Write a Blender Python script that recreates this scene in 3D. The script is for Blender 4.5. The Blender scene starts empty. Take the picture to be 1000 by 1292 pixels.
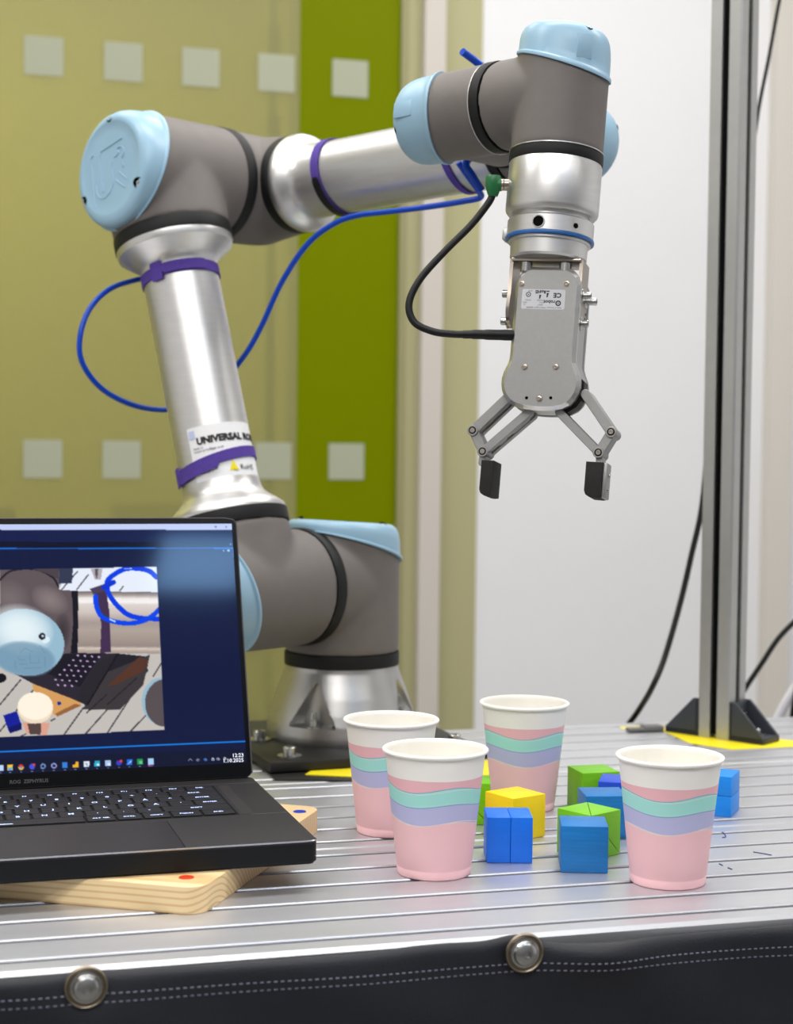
import bpy, bmesh, math, random
import numpy as np
from mathutils import Vector as V, Matrix, noise
random.seed(4)
MM = 0.001
# ------------------------------------------------------------------ camera
FPX, PITCH, ROLL, CAMH = 2059.107, 0.0402, 0.0113, 0.3072
fwd = V((0, math.cos(PITCH), -math.sin(PITCH)))
_up0 = V((0, math.sin(PITCH), math.cos(PITCH))); _rt0 = V((1, 0, 0))
rt = math.cos(ROLL)*_rt0 + math.sin(ROLL)*_up0
up = -math.sin(ROLL)*_rt0 + math.cos(ROLL)*_up0
CAM = V((0, 0, CAMH))
cd = bpy.data.cameras.new('camera'); co = bpy.data.objects.new('camera', cd)
bpy.context.scene.collection.objects.link(co)
co.matrix_world = Matrix(((rt.x, up.x, -fwd.x, 0), (rt.y, up.y, -fwd.y, 0), (rt.z, up.z, -fwd.z, CAMH), (0, 0, 0, 1)))
cd.sensor_fit = 'HORIZONTAL'; cd.sensor_width = 36; cd.lens = FPX/1000*36
cd.clip_start = .02; cd.clip_end = 60
cd.dof.use_dof = True; cd.dof.focus_distance = 1.22; cd.dof.aperture_fstop = 10.0
bpy.context.scene.camera = co
# ------------------------------------------------------------------ world, lights, exposure
SC = bpy.context.scene
SC.view_settings.view_transform = 'Standard'; SC.view_settings.look = 'None'
SC.view_settings.gamma = 1; SC.view_settings.use_curve_mapping = False
SC.view_settings.exposure = 0.12
w = bpy.data.worlds.new('world'); SC.world = w; w.use_nodes = True
w.node_tree.nodes['Background'].inputs[0].default_value = (.9, .95, 1, 1)
w.node_tree.nodes['Background'].inputs[1].default_value = .25
YAW = 0.2735                      # the table, the partition wall and the room share this yaw
DX = V((math.cos(YAW), math.sin(YAW), 0)); DN = V((-math.sin(YAW), math.cos(YAW), 0)); Z = V((0, 0, 1))
def RM(s, n, z): return DX*s + DN*n + Z*z
def area(name, s, n, z, sx, sy, power, col=(1, .98, .95), aim=None, rot=YAW):
    l = bpy.data.lights.new(name, 'AREA'); l.shape = 'RECTANGLE'; l.size = sx; l.size_y = sy
    l.energy = power; l.color = col
    o = bpy.data.objects.new(name, l); SC.collection.objects.link(o)
    o.location = RM(s, n, z); o.rotation_euler = (0, 0, rot)
    if aim is not None:
        d = (aim - o.location).normalized(); o.rotation_euler = d.to_track_quat('-Z', 'Y').to_euler()
    return o
for s, n, p in ((-1.0, -.3, 17), (.45, -.3, 17), (-1.0, 1.3, 17), (.45, 1.3, 17), (1.9, 1.3, 17), (-.3, 2.5, 9), (1.2, 2.5, 12), (-.8, -.95, 14), (2.0, -.95, 9)):  # final pair: unseen fill lamps added behind the camera to brighten the cups
    area('ceiling_or_fill_lamp', s, n, 1.93, 1.2, .3, p)
area('ceiling_or_fill_lamp', .80, -1.03, 1.93, .24, .24, 3.6, (.30, .58, 1))
area('ceiling_or_fill_lamp', -1.6, 4.2, 1.9, 1.2, .6, 40, (1, .98, .9))
area('ceiling_or_fill_lamp', 0.0, 4.2, 1.9, 1.2, .6, 30, (1, .98, .9))
# ------------------------------------------------------------------ helpers
def at(px, py, Y):                 # point seen at that pixel at depth Y (metres)
    d = fwd + rt*((px-500)/FPX) - up*((py-646)/FPX)
    return CAM + d*(Y/d.y)
def onpl(px, py, o, n):            # point seen at that pixel on a real plane
    d = fwd + rt*((px-500)/FPX) - up*((py-646)/FPX)
    return CAM + d*((o-CAM).dot(n)/d.dot(n))
def lin(c):
    return tuple(((x/255)/12.92 if x/255 <= .04045 else (((x/255)+.055)/1.055)**2.4) for x in c)
MATS = {}
def mat(name, col, rough=.5, metal=0, bump=0, bscale=400, var=0, vscale=30, spec=.5, coat=0, aniso=None, emit=None, stretch=None):
    if name in MATS: return MATS[name]
    m = bpy.data.materials.new(name); m.use_nodes = True; nt = m.node_tree; b = nt.nodes['Principled BSDF']
    c = lin(col); b.inputs['Base Color'].default_value = (*c, 1)
    b.inputs['Roughness'].default_value = rough; b.inputs['Metallic'].default_value = metal
    b.inputs['Specular IOR Level'].default_value = spec; b.inputs['Coat Weight'].default_value = coat
    tc = nt.nodes.new('ShaderNodeTexCoord')
    def nz(sc, det=4):
        mp = nt.nodes.new('ShaderNodeMapping'); nt.links.new(tc.outputs['Object'], mp.inputs[0])
        if stretch: mp.inputs['Scale'].default_value = stretch
        n = nt.nodes.new('ShaderNodeTexNoise'); n.inputs['Scale'].default_value = sc; n.inputs['Detail'].default_value = det
        nt.links.new(mp.outputs[0], n.inputs['Vector']); return n
    if var:
        n = nz(vscale); r = nt.nodes.new('ShaderNodeMapRange')
        r.inputs['From Min'].default_value = .3; r.inputs['From Max'].default_value = .7
        r.inputs['To Min'].default_value = 1-var; r.inputs['To Max'].default_value = 1+var*.6
        nt.links.new(n.outputs[0], r.inputs[0])
        mx = nt.nodes.new('ShaderNodeMix'); mx.data_type = 'RGBA'; mx.blend_type = 'MULTIPLY'; mx.inputs[0].default_value = 1
        mx.inputs[6].default_value = (*c, 1); nt.links.new(r.outputs[0], mx.inputs[7]); nt.links.new(mx.outputs[2], b.inputs['Base Color'])
    if bump:
        n = nz(bscale); bp = nt.nodes.new('ShaderNodeBump'); bp.inputs['Strength'].default_value = bump; bp.inputs['Distance'].default_value = .0005
        nt.links.new(n.outputs[0], bp.inputs['Height']); nt.links.new(bp.outputs[0], b.inputs['Normal'])
    if emit:
        b.inputs['Emission Color'].default_value = (*c, 1); b.inputs['Emission Strength'].default_value = emit
    MATS[name] = m; return m
# paint and metal
M_GREY = mat('robot_grey_paint', (110, 104, 101), .58, 0, .25, 900, .05, 60)
M_BLUE = mat('light_blue_plastic', (150, 186, 209), .36, 0, 0, 0, .03, 25)
M_BAND = mat('black_rubber_band', (22, 22, 23), .55, spec=.3)
M_ALU = mat('turned_aluminium', (218, 217, 216), .38, 1, .06, 250, .04, 40, stretch=(1, 1, 8))
M_ALU2 = mat('anodised_aluminium', (190, 190, 190), .42, 1, .12, 1200, .03, 200)
M_CAST = mat('cast_aluminium', (196, 195, 194), .36, 1, .1, 500, .05, 30)
M_GRIP = mat('blasted_aluminium', (158, 158, 157), .48, .85, .15, 1500, .03, 300)
M_STEEL = mat('zinc_steel', (190, 190, 188), .25, 1)
M_BRKT = mat('nickel_bracket', (178, 168, 158), .3, 1)
M_BLK = mat('black_plastic', (16, 16, 18), .45, spec=.35)
M_DGREY = mat('dark_grey_plastic', (50, 54, 62), .45)
M_HOLE = mat('dark_recess', (6, 6, 6), .9, spec=.1)
M_PLATE = mat('black_plate', (38, 36, 35), .55, .3, .1, 200, .15, 40)
M_PUR = mat('purple_hook_and_loop', (80, 56, 150), .85, 0, .6, 1500, .12, 300)
M_HOSE = mat('blue_hose', (0, 66, 184), .3, spec=.35)
M_GREEN = mat('green_plug', (24, 105, 56), .4)
M_CABLE = mat('black_cable', (18, 19, 21), .5, spec=.35)
M_CBLUE = mat('blue_seal', (20, 90, 160), .35)
M_LAP = mat('laptop_metal', (30, 28, 30), .55, .1, .05, 2500, .04, 500)
M_LAPB = mat('laptop_side', (26, 27, 30), .4, .2, spec=.3)
M_EDGE = mat('laptop_cut_edge', (170, 170, 178), .25, .9)
M_BEZ = mat('laptop_bezel', (4, 4, 6), .3, spec=.12)
M_KEY = mat('laptop_key', (30, 29, 34), .55, spec=.3)
M_WELL = mat('keyboard_well', (8, 8, 9), .7, spec=.2)
M_LEG = mat('lit_legend', (185, 205, 255), .5, emit=.95)
M_YEL = mat('yellow_sheet', (242, 222, 20), .5, 0, 0, 0, .05, 20)
M_BSH = mat('black_sheet', (30, 30, 30), .5)
M_FAB = mat('black_faux_leather', (25, 27, 36), .52, 0, .5, 900, .1, 30)
M_STI = mat('stitch_thread', (112, 110, 128), .8)
M_STK = mat('sticker_white', (236, 236, 238), .45)
M_INK = mat('sticker_ink', (26, 26, 30), .6)
M_WALL = mat('white_wall', (234, 234, 237), .7, 0, .1, 60, .015, 3)
M_BEIGE = mat('beige_frame', (216, 211, 203), .6)
M_OLIV = mat('olive_frame', (176, 172, 130), .6)
M_GSTRIP = mat('pale_frame', (205, 198, 190), .6)
M_FLOOR = mat('floor_grey', (120, 118, 115), .5, 0, 0, 0, .1, 5)
M_CEIL = mat('ceiling_white', (225, 225, 225), .8)
M_FROST = mat('frosted_square', (168, 172, 150), .7)
def scol(): return SC.collection
def link(name, me, parent=None, m=None, smooth=True):
    o = bpy.data.objects.new(name, me); scol().objects.link(o)
    if m is not None and not me.materials: me.materials.append(m)
    if smooth is True:
        me.polygons.foreach_set('use_smooth', [True]*len(me.polygons))
        try: me.set_sharp_from_angle(angle=math.radians(32))
        except Exception: pass
    if parent is not None:
        o.parent = parent
        me.transform(Matrix.Translation(-V(parent['_o'])) if '_o' in parent else Matrix())
        if '_o' in parent: o['_o'] = parent['_o']
    return o
def mesh(vs, fs):
    me = bpy.data.meshes.new('m'); me.from_pydata([tuple(v) for v in vs], [], fs); me.update(); return me
def fixn(me):
    bm = bmesh.new(); bm.from_mesh(me); bmesh.ops.recalc_face_normals(bm, faces=bm.faces); bm.to_mesh(me); bm.free(); return me
def join(ms):
    bm = bmesh.new()
    for m_ in ms: bm.from_mesh(m_)
    me = bpy.data.meshes.new('j'); bm.to_mesh(me); bm.free(); return me
def thing(name, label, cat, loc, group=None):
    o = bpy.data.objects.new(name, None); scol().objects.link(o); o.location = loc; o['_o'] = tuple(loc)
    o.empty_display_size = .02
    o['label'] = label; o['category'] = cat
    if group: o['group'] = group
    return o
def tag(o, label, cat, group=None):
    o['label'] = label; o['category'] = cat
    if group: o['group'] = group
    return o
def struct(name, me, m, parent=None):
    o = link(name, me, parent, m, smooth=False)
    if parent is None: o['kind'] = 'structure'
    return o
def frame(o, z, xh=None):
    z = V(z).normalized(); xh = V(xh) if xh is not None else (V((1, 0, 0)) if abs(z.x) < .8 else V((0, 1, 0)))
    x = (xh - z*xh.dot(z)).normalized(); y = z.cross(x)
    return Matrix(((x.x, y.x, z.x, o[0]), (x.y, y.y, z.y, o[1]), (x.z, y.z, z.z, o[2]), (0, 0, 0, 1)))
def lathe(prof, M=None, seg=64, k=1.0):
    vs, fs = [], []
    for r, z in prof:
        for i in range(seg):
            a = 2*math.pi*i/seg; vs.append(V((r*k*math.cos(a), r*k*math.sin(a), z*k)))
    for j in range(len(prof)-1):
        for i in range(seg):
            a, b = j*seg+i, j*seg+(i+1) % seg; fs.append((a, b, b+seg, a+seg))
    if prof[0][0] > 0: fs.append(tuple(range(seg))[::-1])
    if prof[-1][0] > 0: n0 = (len(prof)-1)*seg; fs.append(tuple(n0+i for i in range(seg)))
    if M is not None: vs = [M @ v for v in vs]
    me = mesh(vs, fs); bm = bmesh.new(); bm.from_mesh(me); bmesh.ops.remove_doubles(bm, verts=bm.verts, dist=1e-7)
    bmesh.ops.recalc_face_normals(bm, faces=bm.faces); bm.to_mesh(me); bm.free(); return me
def ringm(prof, M=None, seg=64, k=1.0):      # closed profile (no caps)
    vs, fs = [], []; n = len(prof)
    for r, z in prof:
        for i in range(seg):
            a = 2*math.pi*i/seg; vs.append(V((r*k*math.cos(a), r*k*math.sin(a), z*k)))
    for j in range(n):
        for i in range(seg):
            a, b = j*seg+i, j*seg+(i+1) % seg; c = ((j+1) % n)*seg
            fs.append((a, b, c+(i+1) % seg, c+i))
    if M is not None: vs = [M @ v for v in vs]
    return fixn(mesh(vs, fs))
def box(c, sx, sy, sz, bev=0, M=None, seg=2):
    bm = bmesh.new(); bmesh.ops.create_cube(bm, size=1)
    bmesh.ops.scale(bm, vec=(sx, sy, sz), verts=bm.verts)
    if bev: bmesh.ops.bevel(bm, geom=bm.edges[:], offset=bev, segments=seg, affect='EDGES', profile=.5)
    bmesh.ops.translate(bm, vec=c, verts=bm.verts)
    if M is not None: bmesh.ops.transform(bm, matrix=M, verts=bm.verts)
    me = bpy.data.meshes.new('b'); bm.to_mesh(me); bm.free(); return me
def prism(out, z0, z1, M=None, bev=0, seg=2):   # outline in xy, extruded along z
    bm = bmesh.new(); vs = [bm.verts.new((x, y, z0)) for x, y in out]; f = bm.faces.new(vs)
    r = bmesh.ops.extrude_face_region(bm, geom=[f]); nv = [e for e in r['geom'] if isinstance(e, bmesh.types.BMVert)]
    bmesh.ops.translate(bm, vec=(0, 0, z1-z0), verts=nv); bmesh.ops.recalc_face_normals(bm, faces=bm.faces)
    if bev:
        es = [e for e in bm.edges if abs(e.verts[0].co.z-z1) < 1e-6 and abs(e.verts[1].co.z-z1) < 1e-6]
        bmesh.ops.bevel(bm, geom=es, offset=bev, segments=seg, affect='EDGES', profile=.6)
    if M is not None: bmesh.ops.transform(bm, matrix=M, verts=bm.verts)
    me = bpy.data.meshes.new('p'); bm.to_mesh(me); bm.free(); return me
def cat(P, sub=10):
    P = [V(p) for p in P]; P = [2*P[0]-P[1]] + P + [2*P[-1]-P[-2]]; out = []
    for i in range(1, len(P)-2):
        a, b, c, d = P[i-1:i+3]
        for j in range(sub):
            t = j/sub; out.append(.5*((2*b)+(c-a)*t+(2*a-5*b+4*c-d)*t*t+(3*b-a-3*c+d)*t**3))
    out.append(P[-2]); return out
def tube(P, r, seg=12, sub=10, smooth=True, radii=None):
    pts = cat(P, sub) if smooth else [V(p) for p in P]
    vs, fs = [], []; n = None
    for i, p in enumerate(pts):
        t = (pts[min(i+1, len(pts)-1)]-pts[max(i-1, 0)]).normalized()
        if n is None: n = t.orthogonal().normalized()
        n = (n-t*n.dot(t)).normalized(); b = t.cross(n); rr = r if radii is None else radii[min(len(radii)-1, int(i*len(radii)/len(pts)))]
        for k in range(seg):
            a = 2*math.pi*k/seg; vs.append(p+(n*math.cos(a)+b*math.sin(a))*rr)
    for i in range(len(pts)-1):
        for k in range(seg):
            a, b_ = i*seg+k, i*seg+(k+1) % seg; fs.append((a, b_, b_+seg, a+seg))
    fs.append(tuple(range(seg))[::-1]); fs.append(tuple((len(pts)-1)*seg+k for k in range(seg)))
    return fixn(mesh(vs, fs))
def text(s, size, M, depth=0.0, align='LEFT', bold=0):
    cu = bpy.data.curves.new('t', 'FONT'); cu.body = s; cu.size = size; cu.extrude = depth; cu.align_x = align; cu.offset = bold
    cu.resolution_u = 2
    o = bpy.data.objects.new('t', cu); scol().objects.link(o); dg = bpy.context.evaluated_depsgraph_get(); dg.update()
    me = bpy.data.meshes.new_from_object(o.evaluated_get(dg)); bpy.data.objects.remove(o); me.transform(M); me.materials.clear(); return me
# ------------------------------------------------------------------ the room
NW = 3.25; ZF = -.85; ZC = 1.98
WO = RM(0, NW, 0)
def ws(px, py=560): return (onpl(px, py, WO, DN)).dot(DX)      # coordinate along the partition wall
def wp(px, py): p = onpl(px, py, WO, DN); return p.dot(DX), p.z
def slab(s0, s1, n0, n1, z0, z1):
    c = RM((s0+s1)/2, (n0+n1)/2, (z0+z1)/2); return box((0, 0, 0), s1-s0, n1-n0, z1-z0, 0, Matrix.Translation(c) @ Matrix.Rotation(YAW, 4, 'Z'))
S0, S1, NF, NB = -2.6, 3.2, -1.6, 5.2
struct('floor', slab(S0, S1, NF, NB, ZF-.05, ZF), M_FLOOR)
struct('ceiling', slab(S0, S1, NF, NB, ZC, ZC+.05), M_CEIL)
struct('wall_left', slab(S0-.05, S0, NF, NB, ZF, ZC), M_WALL)
struct('wall_right', slab(S1, S1+.05, NF, NB, ZF, ZC), M_WALL)
struct('wall_front', slab(S0-.05, S1+.05, NF-.05, NF, ZF, ZC), mat('wall_grey', (130, 130, 134), .8))
struct('wall_far', slab(S0, ws(601.5), NB, NB+.05, ZF, ZC), mat('far_room_wall', (226, 222, 205), .8, 0, 0, 0, .05, 1.2))
sA, sB, sC, sD, sE, sF = ws(373.7), ws(499.5), ws(508), ws(525), ws(551), ws(601.5)
struct('wall_back', slab(sF, S1, NW, NW+.12, ZF, ZC), M_WALL)
struct('trim_1', slab(sB, sC, NW-.01, NW+.05, ZF, ZC), mat('pane_edge', (150, 146, 104), .5))
struct('trim_2', slab(sC, sD, NW-.005, NW+.05, ZF, ZC), M_OLIV)
struct('trim_3', slab(sD, sE, NW-.03, NW+.05, ZF, ZC), M_GSTRIP)
struct('trim_4', slab(sE, sF, NW-.004, NW+.06, ZF, ZC), M_OLIV)
struct('trim_5', slab(ws(961), ws(990.5), NW-.03, NW, ZF, ZC), M_BEIGE)
struct('trim_6', slab(ws(990.5), ws(996), NW-.015, NW, ZF, ZC), M_WALL)
def glassmat(name, col, gl=.06):
    m = bpy.data.materials.new(name); m.use_nodes = True; nt = m.node_tree; nt.nodes.remove(nt.nodes['Principled BSDF'])
    t = nt.nodes.new('ShaderNodeBsdfTransparent'); t.inputs[0].default_value = (*lin(col), 1)
    g = nt.nodes.new('ShaderNodeBsdfGlossy'); g.inputs['Roughness'].default_value = .35
    d = nt.nodes.new('ShaderNodeBsdfDiffuse'); d.inputs[0].default_value = (*lin(col), 1)
    m1 = nt.nodes.new('ShaderNodeMixShader'); m1.inputs[0].default_value = .35
    m2 = nt.nodes.new('ShaderNodeMixShader'); m2.inputs[0].default_value = gl
    nt.links.new(t.outputs[0], m1.inputs[1]); nt.links.new(d.outputs[0], m1.inputs[2])
    nt.links.new(m1.outputs[0], m2.inputs[1]); nt.links.new(g.outputs[0], m2.inputs[2])
    nt.links.new(m2.outputs[0], nt.nodes['Material Output'].inputs[0]); return m
G1 = glassmat('olive_tinted_film', (200, 197, 136), .03); G2 = glassmat('green_tinted_film', (170, 184, 0), .004)
win1 = struct('window_1', slab(S0, sA, NW, NW+.012, ZF, ZC), G1)
win2 = struct('window_2', slab(sA, sB, NW, NW+.012, ZF, ZC), G2)
zt = [wp(54, 46)[1], wp(54, 95)[1]]; zt2 = wp(57, 555)[1]; sq = zt[0]-zt[1]
sqs = [ws(x, 80) for x in (30.5, 131.5, 229.5, 326, 419.3)]; pitch = (sqs[4]-sqs[0])/4
for k in range(-2, 5):
    s_ = sqs[0]+pitch*k
    for zz in (zt[0], zt2):
        pr = win2 if k == 4 else win1
        o = link('frosted_square', slab(s_, s_+sq, NW-.0012, NW-.0002, zz-sq, zz), None, M_FROST, False)
        o.parent = pr
# things standing in the room behind the glass
ls = ws(351.5)
t = thing('door_stile', 'grey green vertical strip with hinges seen through the olive glass', 'door frame', RM(ls, NW+.12, ZF))
link('stile', slab(ls-.008, ls+.010, NW+.1, NW+.13, ZF, ZC), t, mat('stile_grey', (170, 178, 150), .5), False)
for zc in (wp(350, 30)[1], wp(350, 150)[1]):
    link('hinge', slab(ls-.011, ls+.013, NW+.08, NW+.1, zc-.035, zc+.02), t, mat('hinge_grey', (80, 84, 70), .5), False)
def chair(s, n, label):
    c = thing('office_chair', label, 'chair', RM(s, n, ZF))
    M = Matrix.Translation(RM(s, n, ZF)) @ Matrix.Rotation(YAW, 4, 'Z'); g = mat('chair_shell', (150, 148, 130), .6); k = mat('chair_leg', (60, 60, 60), .4)
    bk = box((0, .22, .78), .46, .035, .44, .016, M, 3); link('backrest', bk, c, g)
    link('seat', box((0, 0, .46), .46, .44, .05, .02, M, 3), c, g)
    for a in (-.2, .2):
        for b in (-.18, .2): link('leg', tube([M @ V((a, b, .45)), M @ V((a*1.1, b*1.1, 0.01))], .012, 8, 1, False), c, k)
        link('back_support', tube([M @ V((a, .2, .45)), M @ V((a, .24, .7))], .01, 8, 1, False), c, k)
chair(ws(60)-.25, 3.95, 'grey shell chair behind the olive glass, blurred, left of the robot arm')
chair(ws(300)+.1, 4.3, 'grey shell chair behind the olive glass, between the robot arm and the green pane')
# ------------------------------------------------------------------ the table of aluminium planks
TP = .0402; G0 = .9793; ED = G0-TP/2; PW = 6*TP
def plank_profile():
    P = []; zt_, h = 0.0, .028; ch = .0027; w_ = .004
    P += [(0, -h), (0, -ch), (ch*.8, 0)]
    for k in range(6):
        c = TP*(k+.5)
        P += [(c-w_, 0), (c-w_+.0006, -.001), (c-w_+.0006, -.005), (c-.009, -.0055), (c-.009, -.012), (c+.009, -.012), (c+.009, -.0055), (c+w_-.0006, -.005), (c+w_-.0006, -.001), (c+w_, 0)]
    P += [(PW-ch*.8, 0), (PW, -ch), (PW, -h)]
    return P
M_TAB = mat('table_aluminium', (206, 207, 212), .40, .75, .12, 300, .05, 60, stretch=(.04, 1, 1))
tab = thing('work_table', 'silver grooved aluminium plank table top running across the whole picture', 'table', RM(0, ED, ZF))
PR = plank_profile(); SA, SB = -.75, 1.05
for k in range(3):
    n0 = ED + k*PW + (.0006 if k else 0)
    vs = [RM(s_, n0+a*.9975, b) for s_ in (SA, SB) for a, b in PR]; m_ = len(PR)
    fs = [(i, (i+1) % m_, m_+(i+1) % m_, m_+i) for i in range(m_)] + [tuple(range(m_))[::-1], tuple(range(m_, 2*m_))]
    me = fixn(mesh(vs, fs)); me.transform(Matrix.Rotation(-YAW, 4, 'Z'))
    o = bpy.data.objects.new('plank', me); scol().objects.link(o); me.materials.append(M_TAB); o.parent = tab
    o.rotation_euler = (0, 0, YAW); me.transform(Matrix.Translation(Matrix.Rotation(-YAW, 4, 'Z') @ -V(tab['_o'])))
for s_ in (SA+.05, SB-.05):
    for n_ in (ED+.06, ED+3*PW-.05):
        link('leg', slab(s_-.02, s_+.02, n_-.02, n_+.02, ZF, -.028), tab, M_ALU2, False)
# marker scribbles on the table
def on(px, py, z=0.): return onpl(px, py, V((0, 0, z)), Z)
for i, ps in enumerate((((911, 1050), (914, 1053), (915, 1056), (911, 1057)), ((907, 1090), (911, 1092)), ((918, 1095), (923, 1097)), ((950, 1075), (962, 1077), (973, 1079)))):
    o = link('pen_mark', tube([on(a, b, .0002) for a, b in ps], .0006, 4, 3), tab, mat('pen_ink', (60, 70, 120), .6)) 
# black skirt along the front edge
nS = ED-.0015
def skirt_off(s, z):
    d = 0
    for sc_ in (SCL, SCR):
        r = math.hypot((s-sc_[0])*1.0, (z-sc_[1])*1.1); d += .0035*math.exp(-(r/.016)**2)
    dr = s-SCR[0]; dl = s-SCL[0]
    d -= .010*math.exp(-((dr-.055)/.03)**2)*math.exp(-((z+.014)/.014)**2)
    d -= .004*math.sin(dr*38+z*40)*math.exp(-((z+.04)/.03)**2)*.6
    d -= .006*(1-math.exp(z/.03))
    d -= .002*noise.noise(V((s*14, z*22, 3)))
    return d
PLS = RM(0, nS-.004, 0)
def fp(px, py): p = onpl(px, py, PLS, DN); return p.dot(DX), p.z
SCL, SCR = fp(108, 1243), fp(659, 1200)
def ztop(s):
    d = s-SCR[0]; z = -.0055 + .0004*math.sin(s*23)
    z += .0047*math.exp(-(d/.02)**2 if d < 0 else -(d/.012)**2) + .003*math.exp(-((d+.05)/.045)**2)
    if s < SCR[0]-.02: z += .003*min(1, (SCR[0]-.02-s)/.1)
    return min(z, .0006)
vs, fs = [], []; NS, NZ = 360, 44
for i in range(NS+1):
    s_ = SA+(SB-SA)*i/NS; z1 = ztop(s_)
    for j in range(NZ+1):
        z_ = z1 + (-.30-z1)*(j/NZ)**1.6
        d = skirt_off(s_, z_)
        e = .0035*math.exp((z_-z1)/.0022)
        vs.append(RM(s_, nS-.004+d*.8+e, z_))
for i in range(NS):
    for j in range(NZ): a = i*(NZ+1)+j; fs.append((a, a+1, a+NZ+2, a+NZ+1))
sk = thing('fabric_skirt', 'black faux leather skirt with twin stitching hanging from the table front edge', 'fabric', RM(0, nS, -.3))
o = link('fabric', mesh(vs, fs), sk, M_FAB); md = o.modifiers.new('th', 'SOLIDIFY'); md.thickness = .0012; md.offset = -1
st = []
for row, (pa, pb, pc) in enumerate((((0, 1262), (692, 1213.5), (1000, 1193)), ((0, 1272.5), (692, 1222.5), (1000, 1203.5)))):
    (a0, z0), (a1, z1), (a2, z2) = fp(*pa), fp(*pb), fp(*pc)
    s_ = SA
    while s_ < SB:
        zz = z0+(z1-z0)*(s_-a0)/(a1-a0) if s_ < a1 else z1+(z2-z1)*(s_-a1)/(a2-a1)
        st.append(box((0, 0, 0), .0024, .0009, .0009, .0003, Matrix.Translation(RM(s_, nS-.004+skirt_off(s_, zz)*.8-.0003, zz)) @ Matrix.Rotation(YAW, 4, 'Z'), 1)); s_ += .0042
stj = []
vs, fs = [], []
for m_ in st:
    b0 = len(vs); vs += [v.co.copy() for v in m_.vertices]; fs += [tuple(b0+i for i in p.vertices) for p in m_.polygons]; bpy.data.meshes.remove(m_)
o = link('stitching', mesh(vs, fs), sk, M_STI, smooth=False); o['kind'] = 'stuff'
for (s_, z_), lab in ((SCL, 'domed silver bolt in a brass ringed cup washer, left end of the black skirt'), (SCR, 'domed silver bolt in a cup washer pinning the skirt below the cubes')):
    P_ = RM(s_, nS-.0062, z_); b = thing('skirt_bolt', lab, 'bolt', P_, 'bolts holding the black skirt')
    M = frame(P_, -DN, DX)
    link('cup_washer', lathe([(9, .5), (12.0, 0), (12.6, 1.2), (12.2, 2.4), (11.7, 2.7), (11.2, 2.3), (10.4, 1.2), (7, 1.0)], M, 48, MM), b, mat('washer_brass', (165, 152, 134), .35, 1))
    link('bolt_head', lathe([(9.6, 1), (9.7, 1.8), (9.2, 2.6), (8.0, 3.0), (7.6, 3.6), (7.0, 5.2), (5.6, 6.2), (2.7, 6.6), (2.4, 3.8), (0, 3.8)], M, 32, MM), b, M_STEEL)
# ------------------------------------------------------------------ hazard sheet, mounting plate
def poly3(pts, th, m, name, parent):       # flat sheet lying on the table
    return link(name, prism([(p.x, p.y) for p in pts], pts[0].z, pts[0].z+th), parent, m, False)
hz = thing('hazard_sheet', 'thin yellow and black sheet under the base of the robot arm', 'sheet', V((-.02, 1.62, .0002)))
BC = V((-.0541, 1.6563, .0127))
yw = math.radians(21)
def pl(a, b, z): return V((BC.x+a*math.cos(yw)-b*math.sin(yw), BC.y+a*math.sin(yw)+b*math.cos(yw), z))
poly3([on(347, 985, .0003), on(448, 986, .0003), V((.0, 1.53, .0003)), V((-.0, 1.70, .0003)), V((-.13, 1.70, .0003)), on(322, 962, .0003)], .0012, M_BSH, 'black_area', hz)
poly3([on(385, 978, .0016), on(448, 981, .0016), on(616, 979, .0016), on(625, 968, .0016), on(571, 932, .0016), on(549, 923, .0016), V((-.03, 1.70, .0016))], .0009, M_YEL, 'yellow_area', hz)
pt = thing('mounting_plate', 'black square steel plate bolted under the robot arm', 'plate', V((BC.x, BC.y, .0028)))
Mp = Matrix.Translation((BC.x, BC.y, 0)) @ Matrix.Rotation(yw, 4, 'Z')
link('plate', box((0, -.006, .0076), .222, .230, .0096, .0012, Mp), pt, M_PLATE)
def hexbolt(P_, r, h, par, axis=Z, washer=True, name='bolt'):
    M = frame(P_, axis)
    ms = []
    if washer: ms.append(lathe([(r*1.9, 0), (r*1.9, r*.3), (r*.9, r*.3)], M, 24))
    ms.append(lathe([(r, r*.2), (r, h*.92), (r*.9, h), (r*.55, h), (r*.5, h*.5), (0, h*.5)], M, 24))
    return link(name, join(ms), par, M_STEEL)
for px, py in ((365, 955), (327, 934)):
    hexbolt(on(px, py, .0124), .0062, .010, pt)
hexbolt(pl(.088, .088, .0124), .0062, .010, pt); hexbolt(pl(.09, -.084, .0124), .0062, .010, pt)
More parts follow.
